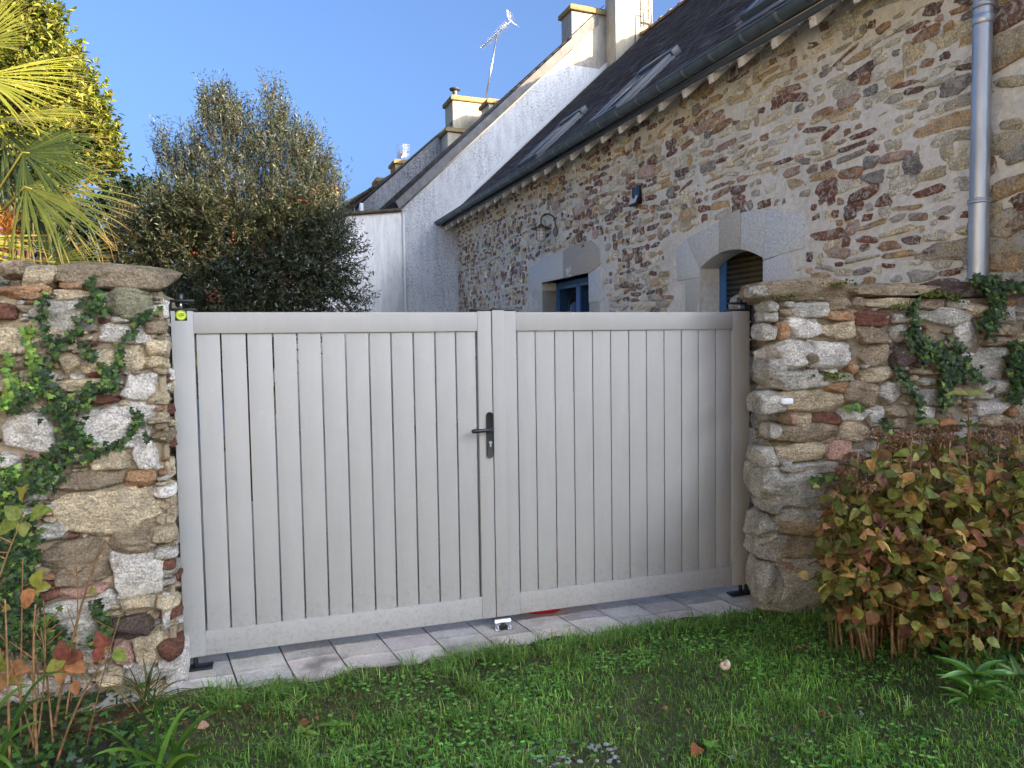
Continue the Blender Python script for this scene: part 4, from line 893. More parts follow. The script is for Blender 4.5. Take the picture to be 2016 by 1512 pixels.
RR1 = [(190, 133, 302, 202, 'G'), (268, 103, 882, 228, 'K', .04), (878, 118, 1396, 202, 'K'), (1393, 112, 1705, 207, 'D'), (1698, 112, 1955, 195, 'K'), (258, 228, 368, 302, 'G'), (383, 233, 472, 277, 'G'), (443, 238, 722, 332, 'G', .04),
    (718, 213, 862, 282, 'K'), (858, 208, 962, 282, 'K'), (963, 213, 1232, 272, 'B'), (1273, 218, 1442, 287, 'K'), (1588, 238, 1702, 322, 'B'), (256, 298, 362, 357, 'G'), (360, 280, 452, 327, 'K'), (708, 288, 874, 350, 'O'),
    (870, 288, 1107, 380, 'R', -.1), (1118, 288, 1327, 364, 'G'), (1323, 276, 1603, 388, 'G'), (1748, 252, 1910, 364, 'G'), (253, 372, 347, 467, 'G'), (343, 362, 442, 470, 'O', .2), (438, 333, 712, 458, 'W'), (683, 352, 907, 470, 'B', .05),
    (898, 378, 1112, 492, 'K', -.1), (1113, 378, 1197, 474, 'G'), (1512, 345, 1652, 535, 'W', .5), (1298, 398, 1432, 482, 'K', -.2), (1703, 368, 1837, 434, 'B'), (1833, 388, 1892, 442, 'B'), (1698, 453, 1892, 502, 'K'),
    (388, 458, 893, 660, 'W', .03), (923, 498, 1117, 628, 'K'), (1113, 490, 1252, 634, 'D', .3), (1613, 520, 1838, 698, 'G'), (1398, 535, 1502, 622, 'G'), (275, 588, 424, 705, 'G'), (366, 668, 722, 778, 'G'), (718, 678, 887, 732, 'M'),
    (843, 603, 914, 672, 'O', .5), (913, 648, 1152, 727, 'B', .06), (1228, 648, 1372, 692, 'K'), (408, 783, 807, 918, 'B'), (708, 733, 842, 792, 'O'), (808, 723, 1032, 888, 'K', -.3), (1038, 728, 1182, 862, 'G'), (1598, 698, 1762, 792, 'G'),
    (1758, 718, 1852, 828, 'G'), (1288, 778, 1422, 882, 'G'), (235, 798, 418, 922, 'G'), (790, 898, 978, 982, 'W'), (962, 888, 1068, 988, 'W', .1), (1108, 883, 1228, 952, 'B'), (1630, 835, 1865, 943, 'S', .15), (1838, 888, 1902, 942, 'O'),
    (478, 918, 617, 1012, 'B'), (613, 918, 812, 992, 'R'), (375, 985, 803, 1103, 'K', .03), (798, 983, 974, 1103, 'B', -.05), (967, 1018, 1042, 1092, 'S'), (1678, 938, 1892, 1002, 'B'), (1093, 1048, 1192, 1112, 'K', .2), (1098, 958, 1232, 1012, 'K'),
    (340, 1105, 673, 1224, 'B', .03), (667, 1092, 900, 1213, 'P'), (300, 1003, 382, 1083, 'G'), (235, 1148, 372, 1262, 'G'), (357, 1198, 452, 1264, 'G'), (442, 1226, 784, 1304, 'G'), (778, 1158, 1003, 1242, 'G'), (380, 1295, 698, 1530, 'G'),
    (696, 1308, 925, 1392, 'K'), (235, 1258, 405, 1452, 'G'), (420, 920, 480, 990, 'P'), (1895, 210, 2100, 330, 'G'), (1900, 420, 2100, 520, 'B'), (1880, 800, 2100, 960, 'W'), (1420, 640, 1560, 760, 'K'), (1200, 1100, 1400, 1200, 'B'), (1450, 1010, 1620, 1100, 'G')]
RR2 = [(358, 136, 625, 218, 'G', -.08), (273, 163, 592, 284, 'B', -.12), (598, 223, 698, 284, 'G'), (368, 278, 604, 404, 'K'), (372, 368, 578, 478, 'P', -.12), (315, 418, 655, 690, 'G', .05), (240, 93, 362, 167, 'G', -.2), (197, 183, 318, 308, 'G', -.2),
    (203, 283, 384, 408, 'G', -.25), (205, 430, 335, 640, 'G')]
rw = empty('garden_wall', RW_[0], RW_[3]); tag(rw, 'rubble stone pillar and wall behind the hydrangea at the right side of the gate', 'wall')
occ = []; mb = MB(); traced(mb, RR1, (1400, 520), 3.149, RW_, 300, occ=occ); traced(mb, RR2, (1400, 950), 2.69, RW_, 400, occ=occ)
filler(mb, occ, .03, 1.75, .0, 1.84, 9, size=(.04, .15), dens=.9, pal='GKBGWKOG')
occj = []; a5 = R_(12.3); jux = np.array([math.sin(-a5+0), math.cos(a5), 0])
jo = np.array([math.cos(a5), math.sin(a5), 0])
filler(mb, occj, .05, .75, .0, 1.90, 10, AX=np.array([[jux[0], jux[1], 0], [0, 0, 1.0], [-1.0, 0, 0]]), org=(.035, 0.02, 0), ux=jux, out=(-1.0, 0, 0), size=(.06, .24), pr=.02, pal='GGKBGWG', dens=1.3)
rock(mb, (.02, .28, .16), (.15, .15, .12), AXF, PAL['G'], 777, n=10, rough=.1); rock(mb, (.03, .2, .47), (.10, .07, .16), AXF, PAL['G'], 778, n=10); rock(mb, (.03, .24, 1.45), (.10, .10, .16), AXF, PAL['W'], 779, n=10)
for i, x in enumerate((.05, .4, .75, 1.1, 1.45)): rock(mb, (x, .36, 1.90), (.2, .06, .16), AXF, PAL['KGBMK'[i]]*.8, 950+i, n=8)
mb.build('stones', M['stone_near'], rw, smooth=True)
core(.015, 1.72, 0.0, .55, 1.86, 21, .026).build('earth_core', mat_mortar('grey_earth_mortar', (.16, .13, .09), (.27, .225, .165), (.36, .31, .24), .9, 12), rw, smooth=True, sharp=60)
# white sensor cap stuck on the pillar
sc_ = wpx(1548, 790, RW_, .03)
sn = MB(); V, F = cubesphere(8); p = V/((np.abs(V)**4).sum(1)**.25)[:, None]*np.array([.036, .014, .019])
sn.add(p, F); so_ = sn.build('sensor_cap', mat_plain('white_plastic', (.72, .74, .76), .35), smooth=True)
so_.location = [float(v) for v in RW_[0]+RW_[1]*sc_[0]+RW_[2]*.036+np.array([0, 0, sc_[2]])]; so_.rotation_euler = (0, 0, RW_[3]); tag(so_, 'small white oval plastic cap stuck on the pale pillar stone right of the gate', 'sensor')
# ================================================================== PLANTS
M['olive'] = mat_leaf('olive_leaf', .45, .25, .5, .4, 6); M['leafy'] = mat_leaf('green_leaf', .45, .3, .5, .4, 9); M['palm'] = mat_leaf('palm_leaf', .4, .35, .3, .4, 5, (1.2, 1.2, .4))
M['ivy'] = mat_leaf('ivy_leaf', .45, .2, .5, .3, 20); M['hyd'] = mat_leaf('hydrangea_leaf', .6, .3, .6, .25, 45, (1.2, 1.0, .6)); M['grass'] = mat_leaf('grass_blade', .5, .3, .5, .3, 5)
M['twig'] = mat_noise('twig', (.07, .045, .025), (.22, .15, .09), 30, .9, .3, .005, 60, .2, use_col=True)
def unit(v): return v/(np.linalg.norm(v, axis=-1, keepdims=True)+1e-9)
def scatter(mb, tv, tf, P, T, Nn, L, Wd, C):
    """place a small leaf template at every point: T along, Nn normal"""
    P = np.asarray(P); n = len(P); T = unit(np.asarray(T)); Sd = unit(np.cross(Nn, T)); Nv = np.cross(T, Sd)
    L = np.broadcast_to(L, n)[:, None, None]; Wd = np.broadcast_to(Wd, n)[:, None, None]
    V = P[:, None, :]+tv[None, :, 0:1]*L*T[:, None, :]+tv[None, :, 1:2]*Wd*Sd[:, None, :]+tv[None, :, 2:3]*L*Nv[:, None, :]
    k = len(tv); off = (np.arange(n)*k)[:, None, None]
    Fs = [(f[None]+off).reshape(-1, f.shape[1]) for f in tf]
    mb.add(V.reshape(-1, 3), Fs, np.repeat(C, k, axis=0))
LT = {}
LT['narrow'] = (np.array([[0, 0, 0], [.45, .5, .03], [1, 0, -.05], [.45, -.5, .03]]), [np.array([[0, 1, 2, 3]])])
LT['oval'] = (np.array([[0, 0, 0], [.3, .42, .05], [.7, .38, .03], [1, 0, -.08], [.7, -.38, .03], [.3, -.42, .05], [.5, 0, -.03]]), [np.array([[0, 6, 2, 1], [6, 3, 2, 2], [0, 5, 4, 6], [6, 4, 3, 3]])[[0, 2]], np.array([[6, 3, 2], [6, 4, 3]])])
def mk_oval(n, wmax, fold, curl, pw=.75, ser=0.0):
    V = []; F = []
    for i in range(n+1):
        t = i/n; w = wmax*math.sin(math.pi*t**pw)**.8 if 0 < t < 1 else 0
        if ser and 0 < i < n: w *= 1+(ser if i % 2 else -ser)
        z = -curl*t*t
        V += [[t, w, z+fold*w], [t, 0, z], [t, -w, z+fold*w]]
    for i in range(n):
        a = 3*i; F += [(a, a+1, a+4, a+3), (a+1, a+2, a+5, a+4)]
    return np.array(V, float), [np.array(F)]
LT['hyd'] = mk_oval(8, .5, .30, .25, .8, .05); LT['hyd2'] = mk_oval(8, .36, .6, .45, .8, .06); LT['lance'] = mk_oval(5, .5, .25, .3, .8)
ivp = [(0, 0), (-.10, .30), (.10, .62), (.30, .30), (.55, .48), (.62, .16), (1.0, 0)]
iv = [(x, y) for x, y in ivp]+[(x, -y) for x, y in ivp[-2:0:-1]]
LT['ivy'] = (np.array([[x, y, -.12*abs(y)-.10*x*x] for x, y in iv]+[[.22, 0, .04]]), [np.array([[12, i, (i+1) % 12] for i in range(12)])])
LT['round'] = (np.array([[0, 0, 0]]+[[.5+.5*math.cos(t), .5*math.sin(t), .05*math.sin(2*t)] for t in np.linspace(-2.7, 2.7, 7)]), [np.array([[0, i, i+1] for i in range(1, 7)])])
def palette(n, cols, w, r, jit=.18):
    w = np.array(w, float); w /= w.sum(); c = np.array([srgb(*q) for q in cols])[r.choice(len(cols), n, p=w)]
    return c*(1+jit*r.normal(size=(n, 1))).clip(.5, 1.6)*(1+.05*r.normal(size=(n, 3)))
def rdir(r, n): return unit(r.normal(size=(n, 3)))
def twigs(mbL, mbT, P, Dr, Ln, r, leafL, leafW, per, cols, w, tmpl, tw=.0018, spread=.9, droop=.0, tcol=(1, 1, 1)):
    """each twig: a thin stem with leaves along both sides"""
    n = len(P); Dr = unit(Dr)
    per = int(per); t = (np.arange(per)+.5)/per
    Pp = P[:, None, :]+Dr[:, None, :]*(t[None, :, None]*Ln[:, None, None]); Pp[..., 2] -= droop*(t[None]**2)*Ln[:, None]
    Pp = Pp.reshape(-1, 3); D2 = np.repeat(Dr, per, 0); k = len(Pp)
    T = unit(D2*.75+spread*rdir(r, k)); Nn = unit(rdir(r, k)*.8+np.array([0, -.2, .7]))
    cc = palette(k, cols, w, r)*np.repeat(1+.22*r.normal(size=(n, 1)), per, 0).clip(.5, 1.6)
    scatter(mbL, *LT[tmpl], Pp, T, Nn, leafL*(.7+.5*r.random(k)), leafW*(.7+.5*r.random(k)), cc)
    if tw:
        e = P+Dr*Ln[:, None]; e[:, 2] -= droop*Ln; sd = unit(np.cross(Dr, rdir(r, n)))*tw; s2 = np.cross(Dr, sd)
        V = np.stack([P+sd, P-sd*.5+s2*.87, P-sd*.5-s2*.87, e], 1).reshape(-1, 3); o = (np.arange(n)*4)[:, None]
        F = np.concatenate([np.array([[0, 1, 3]])+o, np.array([[1, 2, 3]])+o, np.array([[2, 0, 3]])+o]); mbT.add(V, F, tcol)
def clumps(r, cl, n, Y, dy=1.0):
    """cl: (px, py, rx, ry, weight) ellipsoids traced at distance Y; points lie mostly in the outer shell"""
    w = np.array([c[4] for c in cl], float); w /= w.sum(); idx = r.choice(len(cl), n, p=w); P = np.zeros((n, 3)); O = np.zeros((n, 3))
    for i, c in enumerate(cl):
        m = idx == i; k = m.sum(); yy = Y+(c[5] if len(c) > 5 else 0); ce = at_y(c[0], c[1], yy); q = yy/F_PX; d = rdir(r, k)*(r.random((k, 1))**.45)
        rx, rz = c[2]*q, c[3]*q; P[m] = ce+d*np.array([rx, (rx*.6+rz*.4)*dy, rz]); O[m] = unit(d*np.array([1, 1, 1.0])+1e-6)
    return P, O
# ---------- olive tree behind the gate
r = np.random.default_rng(31); YO = 7.6
cl = [(450, 430, 130, 80, 9), (580, 420, 90, 70, 6), (350, 420, 70, 70, 4), (452, 300, 66, 85, 7), (440, 235, 34, 40, 2), (560, 330, 78, 70, 6), (543, 250, 26, 46, 1.5), (537, 205, 12, 22, .35), (420, 210, 20, 18, .4), (340, 330, 28, 50, 1.3), (322, 290, 10, 30, .3), (585, 300, 28, 40, 1.2), (625, 350, 32, 40, 1.4), (650, 390, 26, 36, 1.2), (385, 350, 40, 50, 2.2), (640, 470, 55, 60, 3, -.2), (250, 450, 50, 50, 2)]
ot = empty('olive_tree', at_y(470, 690, YO)*np.array([1, 1, 0]), 0); tag(ot, 'grey green olive tree with spiky sunlit tops behind the gate', 'tree'); OTL = np.array(ot.location)
mbL = MB(); mbT = MB(); n = 3100; P, O = clumps(r, cl, n, YO, .9)
twigs(mbL, mbT, P-OTL, O*.35+np.array([0, -.1, 1.0])+.35*rdir(r, n), .14+.20*r.random(n), r, .052, .011, 15, [(84, 98, 84), (66, 80, 66), (112, 122, 108), (50, 62, 50), (98, 98, 72)], [4, 4, 2, 3, 1.4], 'narrow')
mbL.build('leaves', M['olive'], ot); mbT.build('twigs', M['twig'], ot)
mb = MB()
for (px, py) in ((440, 260), (540, 240), (350, 350), (600, 360), (480, 380), (640, 440), (400, 420)):
    e = at_y(px, py, YO)-OTL; s = np.array([.02*px/100-.1, 0, 0]); mid = e*np.array([.45, .3, .5])+np.array([.05, 0, 0]); mb.tube([s, mid, e*.8+mid*.2, e], [.06, .035, .015, .005], 7)
mb.tube([(0, 0, -.05), (0, 0, .5), (.03, 0, 1.2)], [.11, .09, .06], 10); mb.build('trunk', M['bark'], ot, smooth=True)
# bare arching shoots with thin leaves
mbL = MB(); mbT = MB()
for (a, b_, c_) in (((470, 420), (360, 255), (365, 262)), ((440, 400), (385, 285), (388, 250)), ((500, 380), (470, 270), (455, 190))):
    A_, B_, C_ = (at_y(*q, YO-.1)-OTL for q in (a, b_, c_)); t = np.linspace(0, 1, 12)[:, None]; pts = (1-t)**2*A_+2*t*(1-t)*B_+t*t*C_; mbT.tube(pts, np.linspace(.006, .002, 12), 4)
mbT.build('shoots', M['twig'], ot)
# dark dense shrub with red berries below it
sh = empty('berry_shrub', at_y(470, 690, YO-.35)*np.array([1, 1, 0]), 0); tag(sh, 'dark dense rounded shrub with small red berries just behind the gate top', 'shrub'); SHL = np.array(sh.location)
cl = [(440, 540, 150, 95, 9), (570, 530, 100, 95, 7), (330, 500, 90, 80, 5), (640, 510, 62, 70, 3), (480, 440, 150, 60, 7), (370, 430, 60, 40, 2), (600, 440, 70, 45, 2.5), (270, 545, 60, 70, 2.5), (450, 660, 200, 90, 7), (655, 590, 50, 50, 2), (480, 600, 190, 60, 6)]
mbL = MB(); mbT = MB(); n = 5200; P, O = clumps(r, cl, n, YO-.35, .8)
twigs(mbL, mbT, P-SHL, O*.8+np.array([0, -.25, .35])+.5*rdir(r, n), .12+.16*r.random(n), r, .048, .014, 16, [(50, 62, 44), (62, 72, 50), (38, 48, 36), (86, 92, 66), (72, 64, 44)], [5, 4, 5, 1.6, 1], 'narrow', tcol=(.8, .75, .7))
mbL.build('leaves', M['olive'], sh); mbT.build('twigs', M['twig'], sh)
mb = MB(); V, F = cubesphere(3); V = V/np.linalg.norm(V, axis=1)[:, None]
for (px, py, k) in ((420, 582, 16), (455, 475, 5), (385, 500, 3), (520, 500, 4), (600, 395, 4), (560, 545, 4)):
    for j in range(k): c = at_y(px+r.normal()*9, py+r.normal()*8, YO-1.15+.1*r.normal())-SHL; mb.add(c+V*(.005+.004*r.random()), F, srgb(135+20*r.random(), 50, 44))
mb.build('berries', mat_noise('berry_skin', (.8, .8, .8), (1, 1, 1), 30, .4, 0, use_col=True), sh, smooth=True)
mb = MB(); mb.tube([(0, 0, -.05), (.02, 0, .6), (-.05, 0, 1.4)], [.07, .05, .03], 8); mb.tube([(0, 0, .3), (-.4, -.1, 1.2)], [.04, .015], 6); mb.tube([(0, 0, .3), (.45, 0, 1.2)], [.04, .015], 6); mb.build('stems', M['bark'], sh, smooth=True)
# dark evergreen hedge tree between palm and olive
hd = empty('evergreen_tree', at_y(270, 690, 9.5)*np.array([1, 1, 0]), 0); tag(hd, 'dark green evergreen between the palm and the olive tree', 'tree'); HL = np.array(hd.location)
mbL = MB(); mbT = MB(); n = 900; P, O = clumps(r, [(280, 440, 70, 70, 3), (200, 480, 80, 80, 3), (270, 400, 45, 35, 1.5), (120, 480, 90, 100, 3), (300, 560, 120, 100, 3)], n, 9.5, .8)
twigs(mbL, mbT, P-HL, O+np.array([0, -.2, .4])+.5*rdir(r, n), .15+.15*r.random(n), r, .07, .035, 11, [(36, 56, 30), (48, 70, 36), (28, 42, 26)], [3, 2, 3], 'lance')
mbL.build('leaves', M['leafy'], hd); mb = MB(); mb.tube([(0, 0, -.05), (0, 0, 1.6)], [.1, .06], 8); mb.build('trunk', M['bark'], hd, smooth=True)
# ---------- yellow-green laurel tree, top left
lt = empty('laurel_tree', at_y(40, 690, 8.4)*np.array([1, 1, 0]), 0); tag(lt, 'tall yellow green sunlit broadleaf tree behind the palm', 'tree'); LL = np.array(lt.location)
mbL = MB(); mbT = MB(); n = 2700
cl = [(20, 60, 70, 70, 6), (75, 90, 42, 60, 3), (95, 150, 60, 60, 4), (40, 190, 120, 90, 8), (140, 200, 42, 60, 3), (160, 250, 45, 60, 3), (120, 300, 90, 70, 5), (195, 275, 24, 30, 1.2), (200, 330, 22, 26, .9), (0, 10, 70, 50, 3), (20, 350, 110, 90, 5), (-60, 150, 80, 140, 6), (90, 40, 18, 22, .5)]
P, O = clumps(r, cl, n, 8.4, .8)
twigs(mbL, mbT, P-LL, O*.8+np.array([0, -.1, .6])+.4*rdir(r, n), .13+.16*r.random(n), r, .075, .032, 12, [(128, 134, 52), (104, 116, 44), (150, 148, 62), (78, 92, 38)], [4, 4, 2, 3], 'lance')
mbL.build('leaves', M['leafy'], lt); mbT.build('twigs', M['twig'], lt)
mb = MB(); mb.tube([(0, 0, -.1), (.05, 0, 1.8), (0, 0, 3.4), (.1, 0, 4.6)], [.16, .12, .08, .03], 9)
for (px, py) in ((95, 140), (150, 230), (10, 60), (190, 300)): e = at_y(px, py, 8.4)-LL; mb.tube([(0, 0, 1.7), e*np.array([.4, .4, .6]), e], [.06, .04, .008], 6)
mb.build('trunk', M['bark'], lt, smooth=True)
# ---------- fan palm
YP = 5.7; pl = empty('fan_palm', at_y(-75, 690, YP)*np.array([1, 1, 0]), 0); tag(pl, 'sunlit fan palm with arching split fronds above the left garden wall', 'palm'); PL = np.array(pl.location)
def frond(hub, mid, L, spread, nrm, cols, seed, nseg=34, droop=.25, hang=.15, tipdry=.14):
    r = np.random.default_rng(seed); hub = np.array(hub); m = unit(np.array(mid, float)); nn = np.array(nrm, float); nn = unit(nn-m*(nn @ m)); s = np.cross(nn, m); mb = MB()
    for i in range(nseg):
        a = (i/(nseg-1)-.5)*spread+.015*r.normal(); d = m*math.cos(a)+s*math.sin(a); sd = -m*math.sin(a)+s*math.cos(a)
        l = L*(.80+.2*math.cos(a*.8))*(.92+.12*r.random()); w = l*math.tan(spread/nseg/2)*1.15; dr = droop*(.6+.8*r.random())+(.9 if r.random() < hang else 0)
        base = np.array(cols[r.integers(len(cols))]); rows = []; cc = []
        K = 9; wv = .02*r.normal()
        for k in range(K+1):
            t = k/K; ww = w*t if t < .45 else w*.45*max(0.02, (1-(t-.45)/.55))**.75
            p = hub+d*l*t+sd*wv*math.sin(t*3)*l; bend = max(0, t-.35)**2*dr*l*1.4; p = p+np.array([0, 0, -bend])-nn*0
            if dr > .8: p = hub+d*l*(t if t < .55 else .55+.45*math.sin((t-.55)/.45*1.2)*.55)+np.array([0, 0, -max(0, t-.5)**1.3*l*1.5])
            f = .5*ww
            rows += [p+sd*ww-nn*f*.7*(t < .8), p+nn*f*.3, p-sd*ww-nn*f*.7*(t < .8)]
            dry = np.array(srgb(138, 118, 70)); cl_ = base if t < 1-tipdry*(.5+r.random()) else dry; cc += [cl_]*3
        F = [(3*k+j, 3*k+j+1, 3*k+j+4, 3*k+j+3) for k in range(K) for j in (0, 1)]
        mb.add(rows, F, cc)
    return mb
G1 = [srgb(*c) for c in ((146, 152, 56), (132, 140, 50), (160, 160, 70))]; G2_SHADE = [srgb(*c) for c in ((56, 72, 34), (70, 84, 38), (46, 60, 30))]; G3_SHADE = [srgb(*c) for c in ((88, 98, 42), (72, 84, 36))]  # the two darker green sets paint shade into the shadowed fronds
def FR(px, py, tx, ty, L, sp, cols, seed, nrm, dY=0.0, **k):
    h = at_y(px, py, YP+dY)-PL; t = at_y(tx, ty, YP+dY)-PL; m = t-h
    mb = frond(h, m, L*np.linalg.norm(m), sp, nrm, cols, seed, **k); o = mb.build('frond', M['palm'], pl)
    root = np.array([0.0, .0, 2.15]); mb = MB(); q = (root+h)/2+np.array([0, 0, .12]); mb.tube([root, q, h, h+unit(m)*.05], [.018, .013, .010, .006], 6, srgb(120, 118, 50)); mb.build('petiole', mat_pet, o, smooth=True)
mat_pet = mat_noise('petiole', (.8, .8, .8), (1, 1, 1), 20, .5, 0, use_col=True)
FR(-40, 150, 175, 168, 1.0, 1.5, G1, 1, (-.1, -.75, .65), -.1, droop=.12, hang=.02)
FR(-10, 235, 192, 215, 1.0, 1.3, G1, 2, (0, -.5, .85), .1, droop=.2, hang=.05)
FR(45, 300, 215, 318, 1.02, 2.6, G2_SHADE, 3, (.05, -.8, .55), -.25, droop=.3, hang=.15, nseg=40)
FR(50, 368, 242, 432, 1.03, 2.3, G3_SHADE, 4, (.15, -.75, .6), -.45, droop=.25, hang=.10, nseg=44)
FR(60, 395, 185, 500, 1.0, 2.0, G2_SHADE, 5, (.3, -.6, .6), -.15, droop=.2, hang=.1, nseg=36)
FR(95, 513, 150, 440, .9, 3.0, G2_SHADE, 6, (0, -.9, .3), -.5, droop=.05, hang=0, nseg=30)
FR(96, 516, 225, 512, 1.0, 1.2, G3_SHADE, 7, (0, -.8, .5), -.6, droop=.05, hang=0, nseg=24)
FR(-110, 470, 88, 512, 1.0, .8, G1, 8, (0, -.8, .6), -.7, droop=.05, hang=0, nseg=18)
FR(-60, 320, 60, 440, 1.0, 2.4, G2_SHADE, 9, (0, -.9, .3), .1, droop=.5, hang=.3, nseg=34)
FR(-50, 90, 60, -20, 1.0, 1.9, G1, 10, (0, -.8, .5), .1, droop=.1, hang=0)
FR(-120, 200, -260, 200, 1.0, 2.0, G2_SHADE, 11, (0, -.8, .5), .1); FR(-100, 300, -60, 150, .9, 2.6, G2_SHADE, 12, (0, -.8, .5), .4); FR(10, 260, 130, 400, 1.0, 2.2, G2_SHADE, 13, (.2, -.8, .5), .15, hang=.2)
mb = MB(); mb.tube([(0, 0, -.1), (.02, 0, 1.2), (0, 0, 2.2)], [.13, .14, .12], 14)
rr = np.random.default_rng(9)
for i in range(900):
    a = rr.random()*6.28; z = .2+2.1*rr.random(); b0 = np.array([.13*math.cos(a), .13*math.sin(a), z]); e = b0+np.array([.05*math.cos(a), .05*math.sin(a), .1])+.05*rr.normal(size=3); sd = np.array([-math.sin(a), math.cos(a), 0])*.004
    mb.add([b0-sd, b0+sd, e], [(0, 1, 2)])
mb.build('trunk', mat_noise('palm_fibre', (.10, .05, .02), (.34, .17, .06), 30, .9, .5, .01, 60), pl)
for k, (px, py) in enumerate(((15, 440), (30, 470), (0, 485), (-20, 455))):     # orange fibrous flower stalks
    c = at_y(px, py, YP-.3)-PL; mb = MB()
    for i in range(90):
        d = unit(rr.normal(size=3)+np.array([.6, -.5, .1])); p = c+.05*rr.normal(size=3); mb.tube([p, p+d*.07, p+d*.12+np.array([0, 0, -.02])], [.003, .0025, .001], 3, srgb(196, 128, 52), cap=False)
    mb.build('flower_stalk', mat_pet, pl)
# low wooded hills on the horizon
mb = MB(); an_ = np.radians(np.arange(-110, 70, 1.5)); V = []
for a in an_:
    for rr_, hh_ in ((70, -.5), (78, 5.0), (95, 6.5), (130, -.5)): V.append((rr_*math.sin(a), rr_*math.cos(a), hh_*(1+.25*math.sin(a*9)+.15*math.sin(a*31)) if hh_ > 0 else hh_))
mb.add(V, [(4*i+j, 4*i+j+1, 4*i+j+5, 4*i+j+4) for i in range(len(an_)-1) for j in range(3)]); tag(mb.build('hills', mat_noise('wooded_hill', (.02, .03, .012), (.09, .11, .04), .5, .95, .9, .5, 2), smooth=True), kind='structure')
# ---------- ivy on the walls
def ivy(name, WF, paths, seed, label, org, sc, size=.027, parent_off=.03):
    r = np.random.default_rng(seed); e = empty(name, WF[0], WF[3]); tag(e, label, 'ivy'); mbL = MB(); mbT = MB(); Ps = []; 
    for pts, spread, cnt, *rest in paths:
        q = np.array([wpx(org[0]+x/sc, org[1]+y/sc, WF, parent_off) for x, y in pts]); ds = np.concatenate([[0], np.cumsum(np.linalg.norm(np.diff(q, axis=0), axis=1))])
        if not (rest and rest[0] == 'n'): 
            tt = np.linspace(0, ds[-1], max(4, int(ds[-1]/.03))); st = np.stack([np.interp(tt, ds, q[:, j]) for j in range(3)], 1); st[:, 0] += .008*np.sin(tt*40+seed); st[:, 1] = -.018-.012*np.sin(tt*23)
            mbT.tube(st, .0022, 4, (1.2, 1, .9))
        t = r.random(cnt)*ds[-1]; p = np.stack([np.interp(t, ds, q[:, j]) for j in range(3)], 1); s = spread/sc/F_PX*3.4
        p[:, 0] += s*r.normal(size=cnt)*.6; p[:, 2] += s*r.normal(size=cnt)*.6; p[:, 1] = -.035-.035*r.random(cnt)-(.03 if spread > 60 else 0)*r.random(cnt); Ps.append((p, rest[1] if len(rest) > 1 else 0))
    for p, yg in Ps:
        k = len(p); T = unit(np.array([0, -.25, -1.0])+.6*rdir(r, k)); Nn = unit(np.array([0, -1.0, .35])+.38*rdir(r, k))
        cols, w = (([(44, 66, 32), (58, 84, 38), (32, 50, 28), (84, 108, 48), (118, 138, 58)], [5, 4, 4, 2, .6]) if not yg else ([(120, 150, 60), (84, 116, 48), (60, 92, 44)], [3, 2, 2]))
        scatter(mbL, *LT['ivy'], p, T, Nn, size*(.6+.7*r.random(k)), size*(.6+.7*r.random(k)), palette(k, cols, w, r))
    mbL.build('leaves', M['ivy'], e); mbT.build('stems', M['twig'], e); return e
ivy('ivy', LW, [([(560, 175), (640, 230), (655, 320), (640, 400)], 40, 60), ([(300, 240), (270, 330), (290, 460), (330, 560), (390, 640)], 26, 60), ([(600, 300), (560, 400), (500, 480), (430, 560), (350, 650), (300, 740)], 34, 90),
    ([(1000, 350), (900, 430), (840, 520), (790, 600), (760, 700), (700, 780), (640, 860), (560, 930)], 24, 130), ([(560, 560), (600, 660), (680, 740), (780, 800)], 24, 60), ([(200, 460), (190, 560), (230, 680), (240, 800), (250, 900)], 28, 90, 'y', 1),
    ([(90, 650), (70, 720), (110, 820), (60, 930), (30, 980)], 30, 80, 'y', 1), ([(280, 760), (200, 900), (60, 1000)], 40, 110), ([(350, 990), (430, 1050), (470, 1130), (530, 1200), (430, 1260), (350, 1290)], 52, 220),
    ([(850, 1010), (900, 1060), (850, 1150), (760, 1230), (640, 1270), (540, 1330)], 24, 90, 'y', 0), ([(320, 840), (450, 980), (560, 960)], 40, 110), ([(560, 880), (650, 850), (760, 860)], 26, 50), ([(880, 1000), (940, 1100), (960, 1200)], 10, 12),
    ([(200, 1420), (260, 1360), (330, 1400), (250, 1480)], 60, 260), ([(0, 1450), (60, 1500), (30, 1600)], 60, 160), ([(30, 1400), (120, 1420)], 40, 40, 'y', 1),
    ([(60, 1560), (40, 1800), (70, 2050), (100, 2300), (60, 2500)], 95, 900, 'n'), ([(200, 1800), (160, 2100), (180, 2400)], 60, 330, 'n'), ([(620, 2240), (660, 2330), (700, 2420), (600, 2500)], 34, 90), ([(280, 2350), (330, 2500), (400, 2600)], 80, 260, 'n')],
    50, 'dark green ivy trailing over the stone wall left of the gate', (0, 500), 3.288)
ivy('ivy', RW_, [([(1700, 110), (1780, 200), (1740, 300), (1690, 400)], 60, 260), ([(1600, 90), (1900, 130), (2050, 200)], 40, 150), ([(1240, 220), (1255, 320), (1250, 420), (1300, 480), (1380, 560)], 30, 110, 'y', 0), ([(1380, 520), (1450, 600), (1470, 700), (1440, 780), (1440, 860)], 60, 330),
    ([(1220, 430), (1330, 520), (1300, 580)], 50, 110), ([(1890, 500), (1850, 620), (1900, 720), (1870, 820)], 56, 230), ([(1150, 640), (1220, 760), (1280, 860), (1300, 980)], 30, 90), ([(1500, 480), (1560, 620), (1640, 700)], 50, 120), ([(1080, 940), (1060, 1040)], 28, 30),
    ([(820, 880), (880, 870), (960, 890)], 12, 22, 'n', 1), ([(600, 1330), (680, 1320), (760, 1300)], 14, 22, 'n', 1), ([(1960, 500), (2000, 700)], 60, 140)], 60, 'grey green ivy hanging down the stone wall above the hydrangea on the right', (1400, 520), 3.149, .032)
